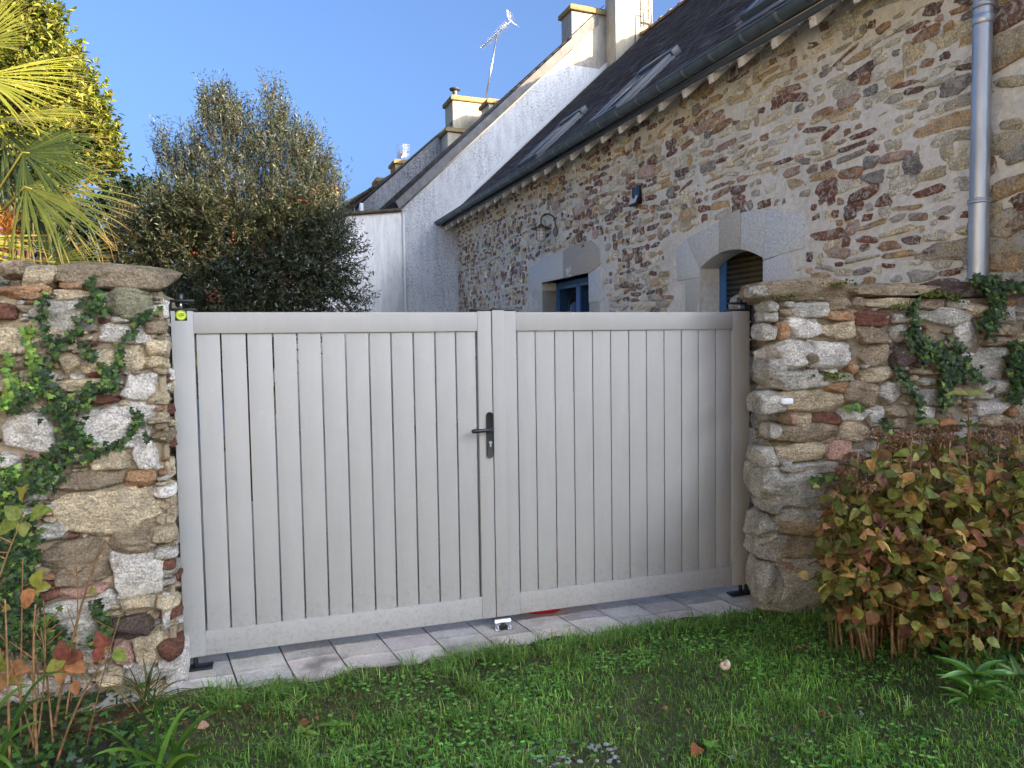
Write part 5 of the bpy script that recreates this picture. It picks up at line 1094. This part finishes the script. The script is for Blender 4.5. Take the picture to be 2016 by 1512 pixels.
# moss pads
mb = MB(); r = np.random.default_rng(4)
for (x, y, k) in ((1370, 190, 60), (1150, 270, 30), (800, 118, 20), (1500, 210, 40), (750, 690, 40), (460, 200, 16)):
    c = wpx(1400+x/3.149, 520+y/3.149, RW_, .02)
    for j in range(k): V, F = cubesphere(2); p = c+np.array([.035*r.normal(), -.012+.01*r.normal(), .010*r.normal()]); mb.add(p+V/np.linalg.norm(V, axis=1)[:, None]*(.004+.006*r.random()), F)
ms = mb.build('moss', mat_noise('moss', (.05, .07, .01), (.12, .15, .03), 60, .95), rw, smooth=True)
# ---------- hydrangea bush, right
r = np.random.default_rng(70); hb = empty('hydrangea_bush', (2.05, 3.62, .03), 0); tag(hb, 'large autumn hydrangea bush in front of the right wall, leaves turning brown and red', 'shrub'); HB = np.array(hb.location)
HYC = [(112, 116, 54), (128, 124, 62), (150, 114, 70), (116, 80, 62), (172, 144, 84), (94, 106, 52), (142, 98, 68), (106, 72, 64)]; HYW = [6, 5, 3, 1.1, 2.4, 5, 1.5, .7]
def hyd_top(px): return np.interp(px, [1600, 1640, 1680, 1720, 1800, 1900, 2016, 2150], [1010, 950, 900, 862, 845, 850, 842, 850])
def hyd_bot(px): return np.interp(px, [1600, 1700, 1800, 1860, 2016, 2150], [1150, 1205, 1235, 1250, 1262, 1262])
mbT = MB(); P = []; T_ = []; heads = []; fol = []
for i in range(210):
    px = 1635+500*r.random(); Y_ = 3.35+.75*r.random(); 
    top = at_y(px, hyd_top(px)+(70*r.random()**1.3+(Y_-3.35)*-10), Y_); bx = 2.10+(top[0]-2.1)*.82+.06*r.normal(); by = 3.62+(Y_-3.7)*.45+.05*r.normal()
    if r.random() < .45: top = at_y(px-20, hyd_top(px)+60+(hyd_bot(px)-hyd_top(px)-60)*r.random(), 3.25+.25*r.random())
    b0 = np.array([bx, by, .02]); md = b0*.5+top*.5+np.array([(bx-2.2)*.08, 0, .08]); t = np.linspace(0, 1, 9)[:, None]; pts = (1-t)**2*b0+2*t*(1-t)*md+t*t*top
    mbT.tube(pts-HB, np.linspace(.0065, .0028, 9), 5, np.array((1.4, 1.3, 1.15))*(.6+.8*r.random()))
    if r.random() < .5: heads.append(top)
    for k in range(8):
        s = .30+.70*(k+r.random()*.5)/8; s = min(s, 1); p = ((1-s)**2*b0+2*s*(1-s)*md+s*s*top); a = r.random()*6.28
        for sg in (0, math.pi): P.append(p); T_.append([math.cos(a+sg), math.sin(a+sg)*.8-.15, .25+.3*r.normal()])
mbT.build('stems', M['twig'], hb, smooth=True); mbS = MB()
for c_i in range(105):      # outer skirt: leafy shoots hanging out in all directions
    px = 1625+500*r.random(); py = hyd_top(px)+60+(hyd_bot(px)-hyd_top(px)-60)*r.random()**.85; q = at_y(px, py, 3.14+.22*r.random()+(.25 if px < 1700 else 0)*r.random()); dr_ = unit(np.array([.9*r.normal(), -.35, .55*r.normal()])); m_ = 6+int(9*r.random())
    mbS.tube([q-HB+np.array([0, .22, -.12]), q-HB, q-HB+dr_*.14], [.0035, .0028, .0015], 4, np.array((1.8, 1.5, 1.1))*(.6+.6*r.random()))
    for i in range(m_):
        P.append(q+dr_*.15*r.random()+.020*r.normal(size=3)); a = r.random()*6.28; T_.append([math.cos(a), math.sin(a)*.6-.3, .1+.55*r.normal()])
mbS.build('shoots', M['twig'], hb, smooth=True)
P = np.array(P)-HB; T_ = np.array(T_); k = len(P); mbL = MB()
h_ = k//2; Nn = unit(np.array([0, -.35, .8])+.8*rdir(r, k)); T_[:, 2] -= .7*r.random(k)
C = palette(k, HYC, HYW, r, .3)
for nm, sl_2 in (('hyd', slice(0, None, 3)), ('hyd2', slice(1, None, 3)), ('hyd', slice(2, None, 3))): scatter(mbL, *LT[nm], P[sl_2], T_[sl_2], Nn[sl_2], .028+.050*r.random(len(P[sl_2])), .040+.032*r.random(len(P[sl_2])), C[sl_2])
mbL.build('leaves', M['hyd'], hb, smooth=True)
M['dryflower'] = mat_leaf('dry_flower', .9, .2, .4, .1, 60)
for i, hpt in enumerate(heads[:60]):
    n = 150; d = rdir(r, n); d[:, 2] = np.abs(d[:, 2])*.7+.0; P2 = hpt-HB+d*np.array([.050, .050, .036])*(.6+.6*r.random((n, 1)))+np.array([0, 0, .01]); mb = MB()
    scatter(mb, *LT['narrow'], P2, rdir(r, n), d+.5*rdir(r, n), .014+.006*r.random(n), .012+.005*r.random(n), palette(n, [(140, 112, 88), (112, 88, 72), (158, 128, 102), (124, 98, 78)], [3, 3, 2, 2], r))
    for j in range(10): dd = unit(rr.normal(size=3)+np.array([0, 0, 1.2])); q = hpt-HB+np.array([0, 0, -.025]); mb.tube([q, q+dd*.05], .0012, 3, srgb(120, 84, 60), cap=False)
    mb.build('flower_head', M['dryflower'], hb)
# two tall leafy shoots rising from it
for (px, py, b_, seed) in ((1905, 762, 1040, 1), (1850, 820, 1060, 2)):
    top = at_y(px, py+20, 3.55)-HB; b0 = at_y(px+4, b_, 3.55)-HB; mb = MB(); mb.tube([b0, (b0+top)/2+np.array([.01, 0, 0]), top], [.005, .004, .003], 6, (1.1, .9, .6)); ms_ = mb.build('shoot', M['twig'], hb, smooth=True)
    mb = MB(); P2 = []; T2 = []
    for lev in range(4):
        q = top*(1-lev*.22)+b0*lev*.22
        for a in (0, math.pi): P2.append(q); T2.append([math.cos(a+lev*1.4), math.sin(a+lev*1.4)*.8-.2, .45-.12*lev])
    k = len(P2); scatter(mb, *LT['hyd2'], np.array(P2), np.array(T2), np.tile([0, -.6, .8], (k, 1)), .095+.03*r.random(k), .062, palette(k, [(112, 116, 54), (140, 94, 62), (140, 74, 58), (92, 108, 48)], [4, 2, 2, 3], r)); mb.build('leaves', M['hyd'], ms_, smooth=True)
# ---------- hydrangea stems, left foreground
hl_ = empty('hydrangea_bush', (-1.78, 2.72, .02), 0); tag(hl_, 'sparse hydrangea stems with a few orange and yellow green leaves at bottom left', 'shrub'); HLc = np.array(hl_.location); YL = 2.75
mbT = MB(); r = np.random.default_rng(88); LV = []
stems = [((75, 1530), (60, 1300), (70, 1190), .010), ((90, 1540), (130, 1250), (205, 1060), .011), ((100, 1540), (150, 1360), (215, 1290), .009), ((20, 1540), (15, 1300), (10, 1180), .009), ((40, 1540), (40, 1350), (45, 1100), .007), ((110, 1540), (95, 1330), (80, 1235), .008),
         ((60, 1540), (100, 1330), (85, 1180), .007), ((130, 1540), (120, 1400), (150, 1310), .009), ((5, 1540), (-20, 1300), (-10, 1040), .009), ((85, 1540), (50, 1400), (20, 1300), .008), ((160, 1530), (180, 1400), (235, 1215), .005), ((30, 1540), (90, 1400), (70, 1290), .007), ((140, 1380), (160, 1190), (150, 1110), .005), ((-20, 1200), (10, 1090), (50, 1010), .006)]
for i, (a, b_, c_, w) in enumerate(stems):
    yy = YL+.25*r.normal()*.4; A_, B_, C_ = (at_y(*q, yy)-HLc for q in (a, b_, c_)); t = np.linspace(0, 1, 10)[:, None]; mbT.tube((1-t)**2*A_+2*t*(1-t)*B_+t*t*C_, np.linspace(w*.65, w*.3, 10), 6, np.array((1.7, 1.45, 1.15))*(.7+.5*r.random()))
    for j in range(3):
        s = .4+.55*r.random(); p = (1-s)**2*A_+2*s*(1-s)*B_+s*s*C_; d = unit(r.normal(size=3)*[1, .6, .6]+[0, 0, .7]); mbT.tube([p, p+d*.05, p+d*.11], [.003, .002, .0012], 4, (1.8, 1.3, .9))
mbT.build('stems', M['twig'], hl_, smooth=True)
lf = [((38, 1030), 'g', (-.7, -.1, -.2), .13), ((60, 1020), 'g', (.8, -.2, .45), .12), ((38, 1022), 'g', (-.3, -.3, .6), .09), ((48, 1028), 'g', (.3, -.6, -.5), .08), ((70, 1160), 'o', (-.4, -.2, -.55), .11), ((72, 1160), 'y', (.25, -.2, .75), .11), ((72, 1160), 'y', (.7, -.2, .25), .08),
      ((130, 1300), 'r', (-.05, -.3, .8), .11), ((135, 1300), 'o', (.8, -.4, -.25), .11), ((132, 1300), 'r', (.7, -.2, .35), .10), ((130, 1302), 'y', (-.8, -.3, -.2), .10), ((132, 1305), 'o', (-.1, -.6, -.6), .10), ((205, 1275), 'r', (-.1, -.2, .6), .09), ((205, 1275), 'r', (-.4, -.3, -.5), .08), ((225, 1280), 'g', (.5, -.2, -.3), .08),
      ((15, 1320), 'o', (.75, -.2, .15), .12), ((12, 1322), 'g', (-.2, -.2, .8), .10), ((12, 1325), 'o', (-.2, -.6, -.6), .12), ((14, 1325), 'y', (.8, -.3, -.35), .10), ((5, 1200), 'y', (.5, -.3, .2), .06), ((45, 990), 'y', (.2, -.2, .9), .10), ((0, 1290), 'o', (-.5, -.3, .4), .1), ((150, 1340), 'o', (.2, -.5, -.7), .07), ((175, 1165), 'g', (.6, -.3, .1), .05)]
cm = {'g': [(116, 126, 58)], 'y': [(140, 138, 66)], 'o': [(156, 110, 72)], 'r': [(128, 78, 62)]}; mb = MB()
for (px, py), c, d, L in lf: scatter(mb, *LT['hyd'], np.array([at_y(px, py, YL)-HLc]), np.array([d]), np.array([[.15*r.normal(), -.7, .7]]), L*.8, L*.62, palette(1, cm[c], [1], r, .08))
mb.build('leaves', M['hyd'], hl_, smooth=True)
# ---------- strap leaved clumps
def straps(name, base, tips, w, cols, seed, label, cat='plant'):
    r = np.random.default_rng(seed); e = empty(name, base, 0); tag(e, label, cat); mb = MB()
    for tx_, ty_, yy, arch in tips:
        tip = at_y(tx_, ty_, yy)-np.array(base); b0 = np.array([.03*r.normal(), .03*r.normal(), 0]); ctrl = b0*.5+tip*.45+np.array([0, 0, arch]); K = 12; t = np.linspace(0, 1, K+1)[:, None]
        pts = (1-t)**2*b0+2*t*(1-t)*ctrl+t*t*tip; tg = np.gradient(pts, axis=0); sd = unit(np.cross(tg, np.array([.2*r.normal(), -1.0, .4]))); ww = w*(.8+.4*r.random())*np.minimum(1, (1-t)**.6*1.25+.02)*np.minimum(1, .6+t*2); nn = unit(np.cross(sd, tg))
        V = np.stack([pts+sd*ww-nn*ww*-.35, pts, pts-sd*ww-nn*ww*-.35], 1).reshape(-1, 3); F = [(3*i+j, 3*i+j+1, 3*i+j+4, 3*i+j+3) for i in range(K) for j in (0, 1)]; mb.add(V, F, palette(1, cols, np.ones(len(cols)), r, .12)[0])
    mb.build('leaves', M['grass'], e, smooth=True); return e
SG = [(78, 116, 48), (98, 136, 56), (62, 98, 44)]
straps('strap_leaved_plant', at_z(330, 1540, 0), [(190, 1432, 2.35, .12), (290, 1358, 2.5, .12), (303, 1350, 2.52, .12), (438, 1400, 2.45, .16), (375, 1390, 2.55, .14), (410, 1440, 2.4, .15), (470, 1508, 2.3, .14), (180, 1490, 2.3, .13), (440, 1470, 2.2, .12), (250, 1420, 2.5, .1), (350, 1440, 2.35, .08), (390, 1490, 2.15, .10), (240, 1520, 2.2, .1), (480, 1530, 2.2, .08), (355, 1410, 2.5, .08), (150, 1560, 2.2, .1)], .0095, SG, 5, 'green strap leaved clump low at the foot of the left wall')
straps('strap_leaved_plant', at_z(-40, 1560, 0), [(130, 1325, 2.5, .28), (100, 1375, 2.4, .22), (45, 1500, 2.3, .22), (60, 1350, 2.6, .22), (-20, 1300, 2.5, .2), (35, 1530, 2.2, .2), (90, 1420, 2.5, .15)], .011, SG, 6, 'long arching strap leaves at the bottom left corner among the hydrangea stems')
straps('grass_tuft', at_z(290, 1400, 0), [(x, y, 2.95+.2*r.normal()*.5, .10) for x, y in ((215, 1330), (240, 1300), (262, 1310), (300, 1318), (325, 1315), (345, 1330), (375, 1340), (400, 1362), (200, 1360), (310, 1295), (280, 1290), (355, 1375), (230, 1390), (390, 1390), (185, 1345), (335, 1350), (410, 1385), (250, 1340))]*2, .0028, [(96, 112, 62), (120, 122, 74), (70, 92, 48), (150, 130, 86)], 7, 'wispy grass tuft with dry blades against the left wall corner', 'grass tuft')
# weeds with lance leaves at right
def rosette(name, c, n, L, w, cols, seed, label, up_=.55, tm='lance', levels=1, h=0.0, cat='weed'):
    r = np.random.default_rng(seed); e = empty(name, c, 0); tag(e, label, cat); mb = MB(); k = n*levels
    a = np.arange(k)*2.4+.3*r.normal(size=k); lv = np.repeat(np.arange(levels), n)/max(1, levels-1 or 1); P = np.stack([0*a, 0*a, lv*h+.01], 1); T = np.stack([np.cos(a), np.sin(a), up_+.25*r.normal(size=k)], 1)
    scatter(mb, *LT[tm], P, T, np.tile([0, 0, 1.0], (k, 1))+.2*rdir(r, k), L*(.6+.5*r.random(k)), w*(.7+.5*r.random(k)), palette(k, cols, np.ones(len(cols)), r)); o = mb.build('leaves', M['leafy'], e, smooth=True)
    if h: m2 = MB(); m2.tube([(0, 0, 0), (.005, 0, h)], [.004, .003], 6, srgb(110, 120, 60)); m2.build('stem', mat_pet, e)
    return e
WG = [(112, 160, 78), (96, 142, 70), (130, 176, 90)]
rosette('leafy_weed', at_z(1918, 1395, .03), 13, .15, .034, WG, 1, 'bright green weed with long lance leaves below the hydrangea bush', .75, levels=3, h=.12)
rosette('leafy_weed', at_z(2005, 1385, .03), 11, .13, .032, [(124, 158, 100), (138, 170, 108)], 2, 'paler lance leaved weed at the right picture edge under the hydrangea', .7, levels=2, h=.10)
rosette('leafy_weed', at_z(1868, 1300, .03), 8, .12, .045, [(92, 136, 66), (108, 150, 70)], 3, 'dark upright broad weed directly under the hydrangea stems', 1.1, levels=2, h=.08)
rosette('broadleaf_weed', at_z(600, 1452, .0), 8, .075, .034, [(130, 160, 66), (116, 150, 60)], 4, 'yellow green broadleaf weed in the grass in front of the left gate leaf', .5)
rosette('broadleaf_weed', at_z(660, 1440, .0), 9, .075, .038, [(112, 148, 58), (126, 158, 64)], 5, 'second yellow green broadleaf weed, right beside the first one', .45)
rosette('broadleaf_weed', at_z(1400, 1478, .0), 9, .05, .026, [(100, 140, 56)], 8, 'small broadleaf weed low in the lawn near the gravel', .4)
# tall thin flowering weed
sw = empty('flowering_weed', at_z(1822, 1262, .03), 0); tag(sw, 'thin upright weed with tiny yellow flowers in front of the hydrangea', 'weed'); b0 = np.array(sw.location); mb = MB()
for (a, b_, c_) in (((1822, 1262), (1825, 1200), (1828, 1145)), ((1826, 1190), (1845, 1165), (1862, 1130)), ((1825, 1180), (1812, 1160), (1806, 1140)), ((1822, 1240), (1800, 1200), (1792, 1215)), ((1825, 1215), (1845, 1190), (1850, 1195))): mb.tube([at_y(*q, b0[1]-.01)-b0 for q in (a, b_, c_)], [.003, .0022, .0015], 5, srgb(120, 136, 92))
mb.build('stem', mat_pet, sw); mb = MB(); k = 10; P2 = np.array([at_y(1824+2*i % 3, 1255-i*10, b0[1])-b0 for i in range(k)]); a = np.arange(k)*2.4
scatter(mb, *LT['lance'], P2, np.stack([np.cos(a), np.sin(a), .3+0*a], 1), np.tile([0, 0, 1.], (k, 1)), .07, .02, palette(k, [(96, 122, 74)], [1], r)); mb.build('leaves', M['leafy'], sw, smooth=True)
mb = MB()
for q in ((1828, 1143), (1862, 1129), (1806, 1139), (1850, 1190), (1842, 1228)): V, F = cubesphere(2); mb.add(at_y(*q, b0[1]-.012)-b0+V/np.linalg.norm(V, axis=1)[:, None]*.006, F, srgb(214, 200, 90))
mb.build('flowers', mat_pet, sw, smooth=True)
# ---------- lawn: blades and clover
r = np.random.default_rng(99)
def lawn_pts(n):
    x = -3.2+6.6*r.random(n); y = 1.95+2.6*r.random(n); P = np.stack([x, y, 0*x], 1); u = (P-GP) @ GX; v = (P-GP) @ GN
    lim = .30+.05*np.clip(1.5-u, 0, 1)+.035*np.sin(u*7+1)+.03*np.sin(u*17)+.05*r.random(n)
    lim = np.where(u > 1.5, lim-.02-.05*np.clip(u-1.5, 0, 1.7), lim); lim = np.where(u > 3.42, -.3, lim)
    rel = wl_arr(P); inwall = (rel[:, 0] > -.08) & (rel[:, 1] > -.03)
    lrel = (P-LW[0]) @ LW[1], (P-LW[0]) @ LW[2]; inl = (lrel[0] < .03) & (lrel[1] < .02)
    px = 1008+F_PX*(P-CP) @ rt/((P-CP) @ fw)
    ok = (v > lim) & ~inwall & ~inl & (px > -80) & (px < 2100); return P[ok], u[ok], v[ok]
def wl_arr(P): q = P-RW_[0]; return np.stack([q @ RW_[1], -(q @ RW_[2])], 1)
def blades(mb, P, L, W, cols, w, lean=.5, jit=.2, tone=None):
    n = len(P); a = r.random(n)*6.28; dr = np.stack([np.cos(a), np.sin(a), 0*a], 1); le = lean*(.3+r.random(n))[:, None]; sd = np.stack([-np.sin(a), np.cos(a), 0*a], 1)
    P = P.copy(); P[:, 2] = gh(P[:, 0], P[:, 1])-.004; L = L[:, None]; up3 = np.array([0, 0, 1.0])
    p1 = P+L*(up3*.5+dr*le*.25); p2 = P+L*(up3*(.88-.25*le)+dr*le*.75)*1.0; p3 = P+L*(up3*(1.0-.55*le)+dr*le*1.2); W = W[:, None]
    V = np.stack([P-sd*W, P+sd*W, p1-sd*W*.9, p1+sd*W*.9, p2-sd*W*.6, p2+sd*W*.6, p3], 1).reshape(-1, 3); o = (np.arange(n)*7)[:, None]
    F = [np.concatenate([np.array([[0, 1, 3, 2]])+o, np.array([[2, 3, 5, 4]])+o]), np.array([[4, 5, 6]])+o]; C = palette(n, cols, w, r, jit)*1.2
    if tone is not None: C = C*tone[:, None]
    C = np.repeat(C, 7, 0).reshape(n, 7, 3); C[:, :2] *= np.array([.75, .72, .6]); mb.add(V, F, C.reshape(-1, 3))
P, u, v = lawn_pts(150000)
den = nz(P, 3.0, 500, 3); dens = np.clip(.85+.5*den, .25, 1)*np.clip((v-.2)/.22*.5+.35, .2, 1); lush = np.clip((v-.35)/.45+.25*(u-1), 0, 1); bedl = np.clip((-1.15-P[:, 0])/.25, 0, 1)
keep_ = r.random(len(P)) < dens*(1-.75*bedl); P, u, v, den, lush = P[keep_], u[keep_], v[keep_], den[keep_], lush[keep_]
t2 = nz(P, 5, 501, 3); L = (.018+.027*r.random(len(P)))*(.75+.35*np.clip(t2+.3, 0, 1)+.15*lush); tone = (.85+.30*t2)
mb = MB(); m1 = r.random(len(P)) < lush*.75+.22
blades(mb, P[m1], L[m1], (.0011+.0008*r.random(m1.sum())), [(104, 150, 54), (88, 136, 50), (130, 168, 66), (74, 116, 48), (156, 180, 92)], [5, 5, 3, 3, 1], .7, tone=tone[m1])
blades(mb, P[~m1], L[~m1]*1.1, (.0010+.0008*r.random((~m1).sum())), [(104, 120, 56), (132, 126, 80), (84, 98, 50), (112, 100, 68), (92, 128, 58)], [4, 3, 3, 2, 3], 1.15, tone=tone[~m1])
# longer flopped tufts along the slab edge and under the wall
tc = [];
for i in range(240):
    if i < 90: uu = .1+2.9*r.random(); vv = .30+.16*r.random(); q = GP+GX*uu+GN*vv
    elif i < 150: q = RW_[0]+RW_[1]*(1.5*r.random()-.05)+RW_[2]*(.04+.35*r.random())
    else: q = np.array([-2.6+5.6*r.random(), 2.1+1.6*r.random(), 0])
    k = 26+int(24*r.random()); tc.append(q+np.stack([.028*r.normal(size=k), .028*r.normal(size=k), 0*np.zeros(k)], 1))
tc = np.concatenate(tc); tu = (tc-GP) @ GX; tv_ = (tc-GP) @ GN; rel = wl_arr(tc); ok = ((tv_ > .25) | (tu > 3.45)) & ~((rel[:, 0] > -.08) & (rel[:, 1] > -.02)) & ~(((tc-LW[0]) @ LW[1] < .03) & (tv_ < .15)); tc = tc[ok]
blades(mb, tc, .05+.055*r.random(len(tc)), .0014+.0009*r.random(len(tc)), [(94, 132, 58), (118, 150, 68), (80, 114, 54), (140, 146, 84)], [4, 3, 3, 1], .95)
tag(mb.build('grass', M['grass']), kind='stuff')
# clover and small round weeds
P, u, v = lawn_pts(34000); d2 = nz(P, 4.0, 520, 2); kp = (d2 > .12-.2*np.clip((P[:, 0]-1)/1, 0, 1)) | (r.random(len(P)) < .07); P = P[kp]; kp = r.random(len(P)) < .6; P = P[kp]; P[:, 2] = gh(P[:, 0], P[:, 1])+.010+.016*r.random(len(P))
mb = MB(); n = len(P); a = r.random(n)*6.28; Cc = palette(n, [(92, 140, 58), (110, 158, 70), (76, 122, 56), (134, 172, 86)], [4, 3, 3, 1], r)*1.2
for j in range(3): aj = a+j*2.09; T = np.stack([np.cos(aj), np.sin(aj), .15+0*aj], 1); scatter(mb, *LT['round'], P, T, np.tile([0, 0, 1.0], (n, 1))+.35*rdir(r, n), .0085+.005*r.random(n), .010+.004*r.random(n), Cc)
tag(mb.build('clover', M['leafy']), kind='stuff')
# low ivy, litter and dead stalks on the beds
mb = MB(); P = []
for (px, py, sx, sy, k) in ((60, 1450, 90, 60, 420), (180, 1390, 70, 40, 160), (250, 1480, 60, 30, 80), (1760, 1235, 70, 28, 260), (1900, 1290, 90, 30, 260), (1640, 1215, 40, 14, 90), (1980, 1330, 60, 40, 160)):
    for i in range(k): P.append(at_z(px+sx*r.normal(), min(1560, max(1160 if px > 1000 else 1330, py+sy*r.normal())), .02+.05*r.random()))
P = np.array(P); n = len(P); rel = wl_arr(P); ok = ~((rel[:, 0] > -.1) & (rel[:, 1] > -.03)) & ~(((P-LW[0]) @ LW[1] < .05) & ((P-LW[0]) @ LW[2] < .03)); P = P[ok]; n = len(P)
scatter(mb, *LT['ivy'], P, unit(rdir(r, n)*[1, 1, .3]), unit(np.array([0, -.4, 1.0])+.5*rdir(r, n)), .022+.018*r.random(n), .022+.016*r.random(n), palette(n, [(44, 74, 36), (60, 92, 42), (36, 58, 32), (92, 116, 52)], [4, 3, 4, 1.4], r))
tag(mb.build('ground_ivy', M['ivy']), kind='stuff')
mb = MB(); P = []
for (px, py, sx, sy, k) in ((150, 1440, 120, 50, 150), (1800, 1250, 130, 26, 300), (560, 1400, 200, 30, 120), (1300, 1400, 420, 70, 110), (1950, 1300, 70, 30, 120)):
    for i in range(k): P.append(at_z(px+sx*r.normal(), min(1560, max(1180 if px > 1000 else 1330, py+sy*r.normal())), .012+.02*r.random()))
P = np.array(P); rel = wl_arr(P); u = (P-GP) @ GX; v = (P-GP) @ GN; ok = ~((rel[:, 0] > -.1) & (rel[:, 1] > -.03)) & ~(((P-LW[0]) @ LW[1] < .05) & ((P-LW[0]) @ LW[2] < .03)) & ((v > .3) | (u > 3.45)); P = P[ok]; n = len(P)
scatter(mb, *LT['hyd2'], P, unit(rdir(r, n)*[1, 1, .25]), unit(np.array([0, 0, 1.0])+.6*rdir(r, n)), .012+.026*r.random(n)**2, .012+.018*r.random(n)**2, palette(n, [(120, 88, 58), (92, 66, 46), (150, 118, 76), (72, 52, 40)], [3, 3, 2, 3], r))
n = 700; a = r.random(n)*3.14; P2 = np.array([at_z(*( (250+150*r.normal(), 1420+40*r.normal()) if r.random() < .35 else (620+260*r.normal(), 1400+26*r.normal()) ), .02) for _ in range(n)]); u = (P2-GP) @ GX; v = (P2-GP) @ GN; P2 = P2[(v > .30) & (u > .1)]; n = len(P2); a = a[:n]
scatter(mb, *LT['narrow'], P2, np.stack([np.cos(a), np.sin(a), .12*r.normal(size=n)], 1), np.tile([0, 0, 1.0], (n, 1)), .05+.05*r.random(n), .0022, palette(n, [(150, 136, 96), (120, 104, 70), (96, 92, 56)], [2, 3, 3], r))
tag(mb.build('leaf_litter', M['hyd']), kind='stuff')
# grey grit lying in the thin lawn
mb = MB(); V, F = cubesphere(3)
for (px, py, sp, k) in ((1060, 1480, 26, 26), (1110, 1490, 22, 20), (1185, 1470, 18, 16), (1200, 1495, 16, 8), (940, 1490, 20, 8), (1990, 1470, 30, 40), (1960, 1500, 40, 30), (1880, 1440, 30, 8), (1300, 1495, 4, 1), (1450, 1490, 4, 2), (1465, 1430, 8, 2), (1222, 1314, 2, 1), (1630, 1335, 3, 1), (1700, 1400, 8, 2), (1600, 1440, 10, 2), (640, 1490, 60, 5), (1000, 1470, 50, 8)):
    for j in range(k):
        c = at_z(px+sp*r.normal(), py+sp*.55*r.normal(), .012); s = .004+.006*r.random()
        q = V/((np.abs(V)**3).sum(1)**.333)[:, None]; mb.add(c+q*s*np.array([1+.5*r.random(), 1, .6])*(1+.15*nz(q*1.0, 3, j, 1))[:, None], F, np.array(srgb(150, 150, 152))*(.6+.7*r.random()))
tag(mb.build('gravel', mat_noise('grit', (.8, .8, .8), (1, 1, 1), 30, .9, .3, .002, 100, use_col=True), smooth=False), kind='stuff')
# fallen leaves and a snail shell
FL = [((990+900-900, 1418), (96, 62, 44), 'dark brown curled leaf lying in the grass below the gate stop', .05), ((1312, 1398), (168, 128, 100), 'pale tan crumpled leaf in the middle of the lawn', .04), ((1375, 1470), (150, 92, 56), 'long orange brown leaf near the bottom of the lawn', .06), ((1612, 1408), (110, 62, 44), 'red brown curled leaf on the lawn in front of the pillar', .055),
      ((1180, 1412), (176, 156, 50), 'tiny yellow leaf on the lawn', .022), ((610, 1420), (140, 96, 56), 'tan leaf in matted grass in front of the left gate leaf', .06), ((1510, 1457), (52, 44, 44), 'blackish leaf on the lawn at lower right', .045), ((1740, 1310), (120, 66, 44), 'rust brown leaf among clover below the hydrangea', .05), ((410, 1425), (176, 140, 112), 'pale pinkish leaf by the strap leaved clump', .05), ((1850, 1290), (104, 58, 42), 'dark rust leaf half hidden under the hydrangea', .07)]
for i, ((px, py), c, lab, L) in enumerate(FL):
    p = at_z(px, py, .022); mb = MB(); scatter(mb, *LT['hyd2'], np.zeros((1, 3)), np.array([[math.cos(i*2.1), math.sin(i*2.1), .15]]), np.array([[.3*math.sin(i), -.3, 1.0]]), L, L*1.2, np.array([srgb(*c)])); o = mb.build('fallen_leaf', M['hyd'], smooth=True); o.location = [float(q) for q in p]; tag(o, lab, 'leaf', 'fallen leaves on the lawn')
mb = MB(); pts = []; rad = []
for t in np.linspace(0, 4.4*math.pi, 60): q = .0022*math.exp(t*.13); pts.append((q*1.6*math.cos(t), .006-q*1.1, q*1.6*math.sin(t))); rad.append(q*1.15)
mb.tube(pts, rad, 12); o = mb.build('snail_shell', mat_noise('shell', (.55, .36, .26), (.75, .62, .5), 40, .4, 0), smooth=True); o.location = [float(q) for q in at_z(1425, 1309, .035)]; tag(o, 'empty pale brown snail shell lying in the lawn to the right', 'shell')
# flat stones half buried at bottom left
for (px, py), hs_, c, lab, rz in (((212, 1420), (.13, .075, .02), (112, 72, 56), 'reddish flat stone edging the flower bed at lower left', .35), ((185, 1485), (.15, .07, .02), (66, 62, 54), 'dark flat stone edging the flower bed below the reddish one', .3), ((1690, 1225), (.14, .06, .03), (92, 82, 58), 'low mossy stone under the hydrangea beside the pillar foot', 0.1)):
    mb = MB(); rock(mb, (0, 0, 0), (hs_[0], hs_[1], hs_[2]), np.eye(3), np.array(srgb(*c)), int(px), n=10, k=5); o = mb.build('edging_stone', M['stone_near'], smooth=True); o.location = [float(q) for q in at_z(px, py, .015)]; o.rotation_euler = (0, 0, rz); tag(o, lab, 'stone')
print('counts done')
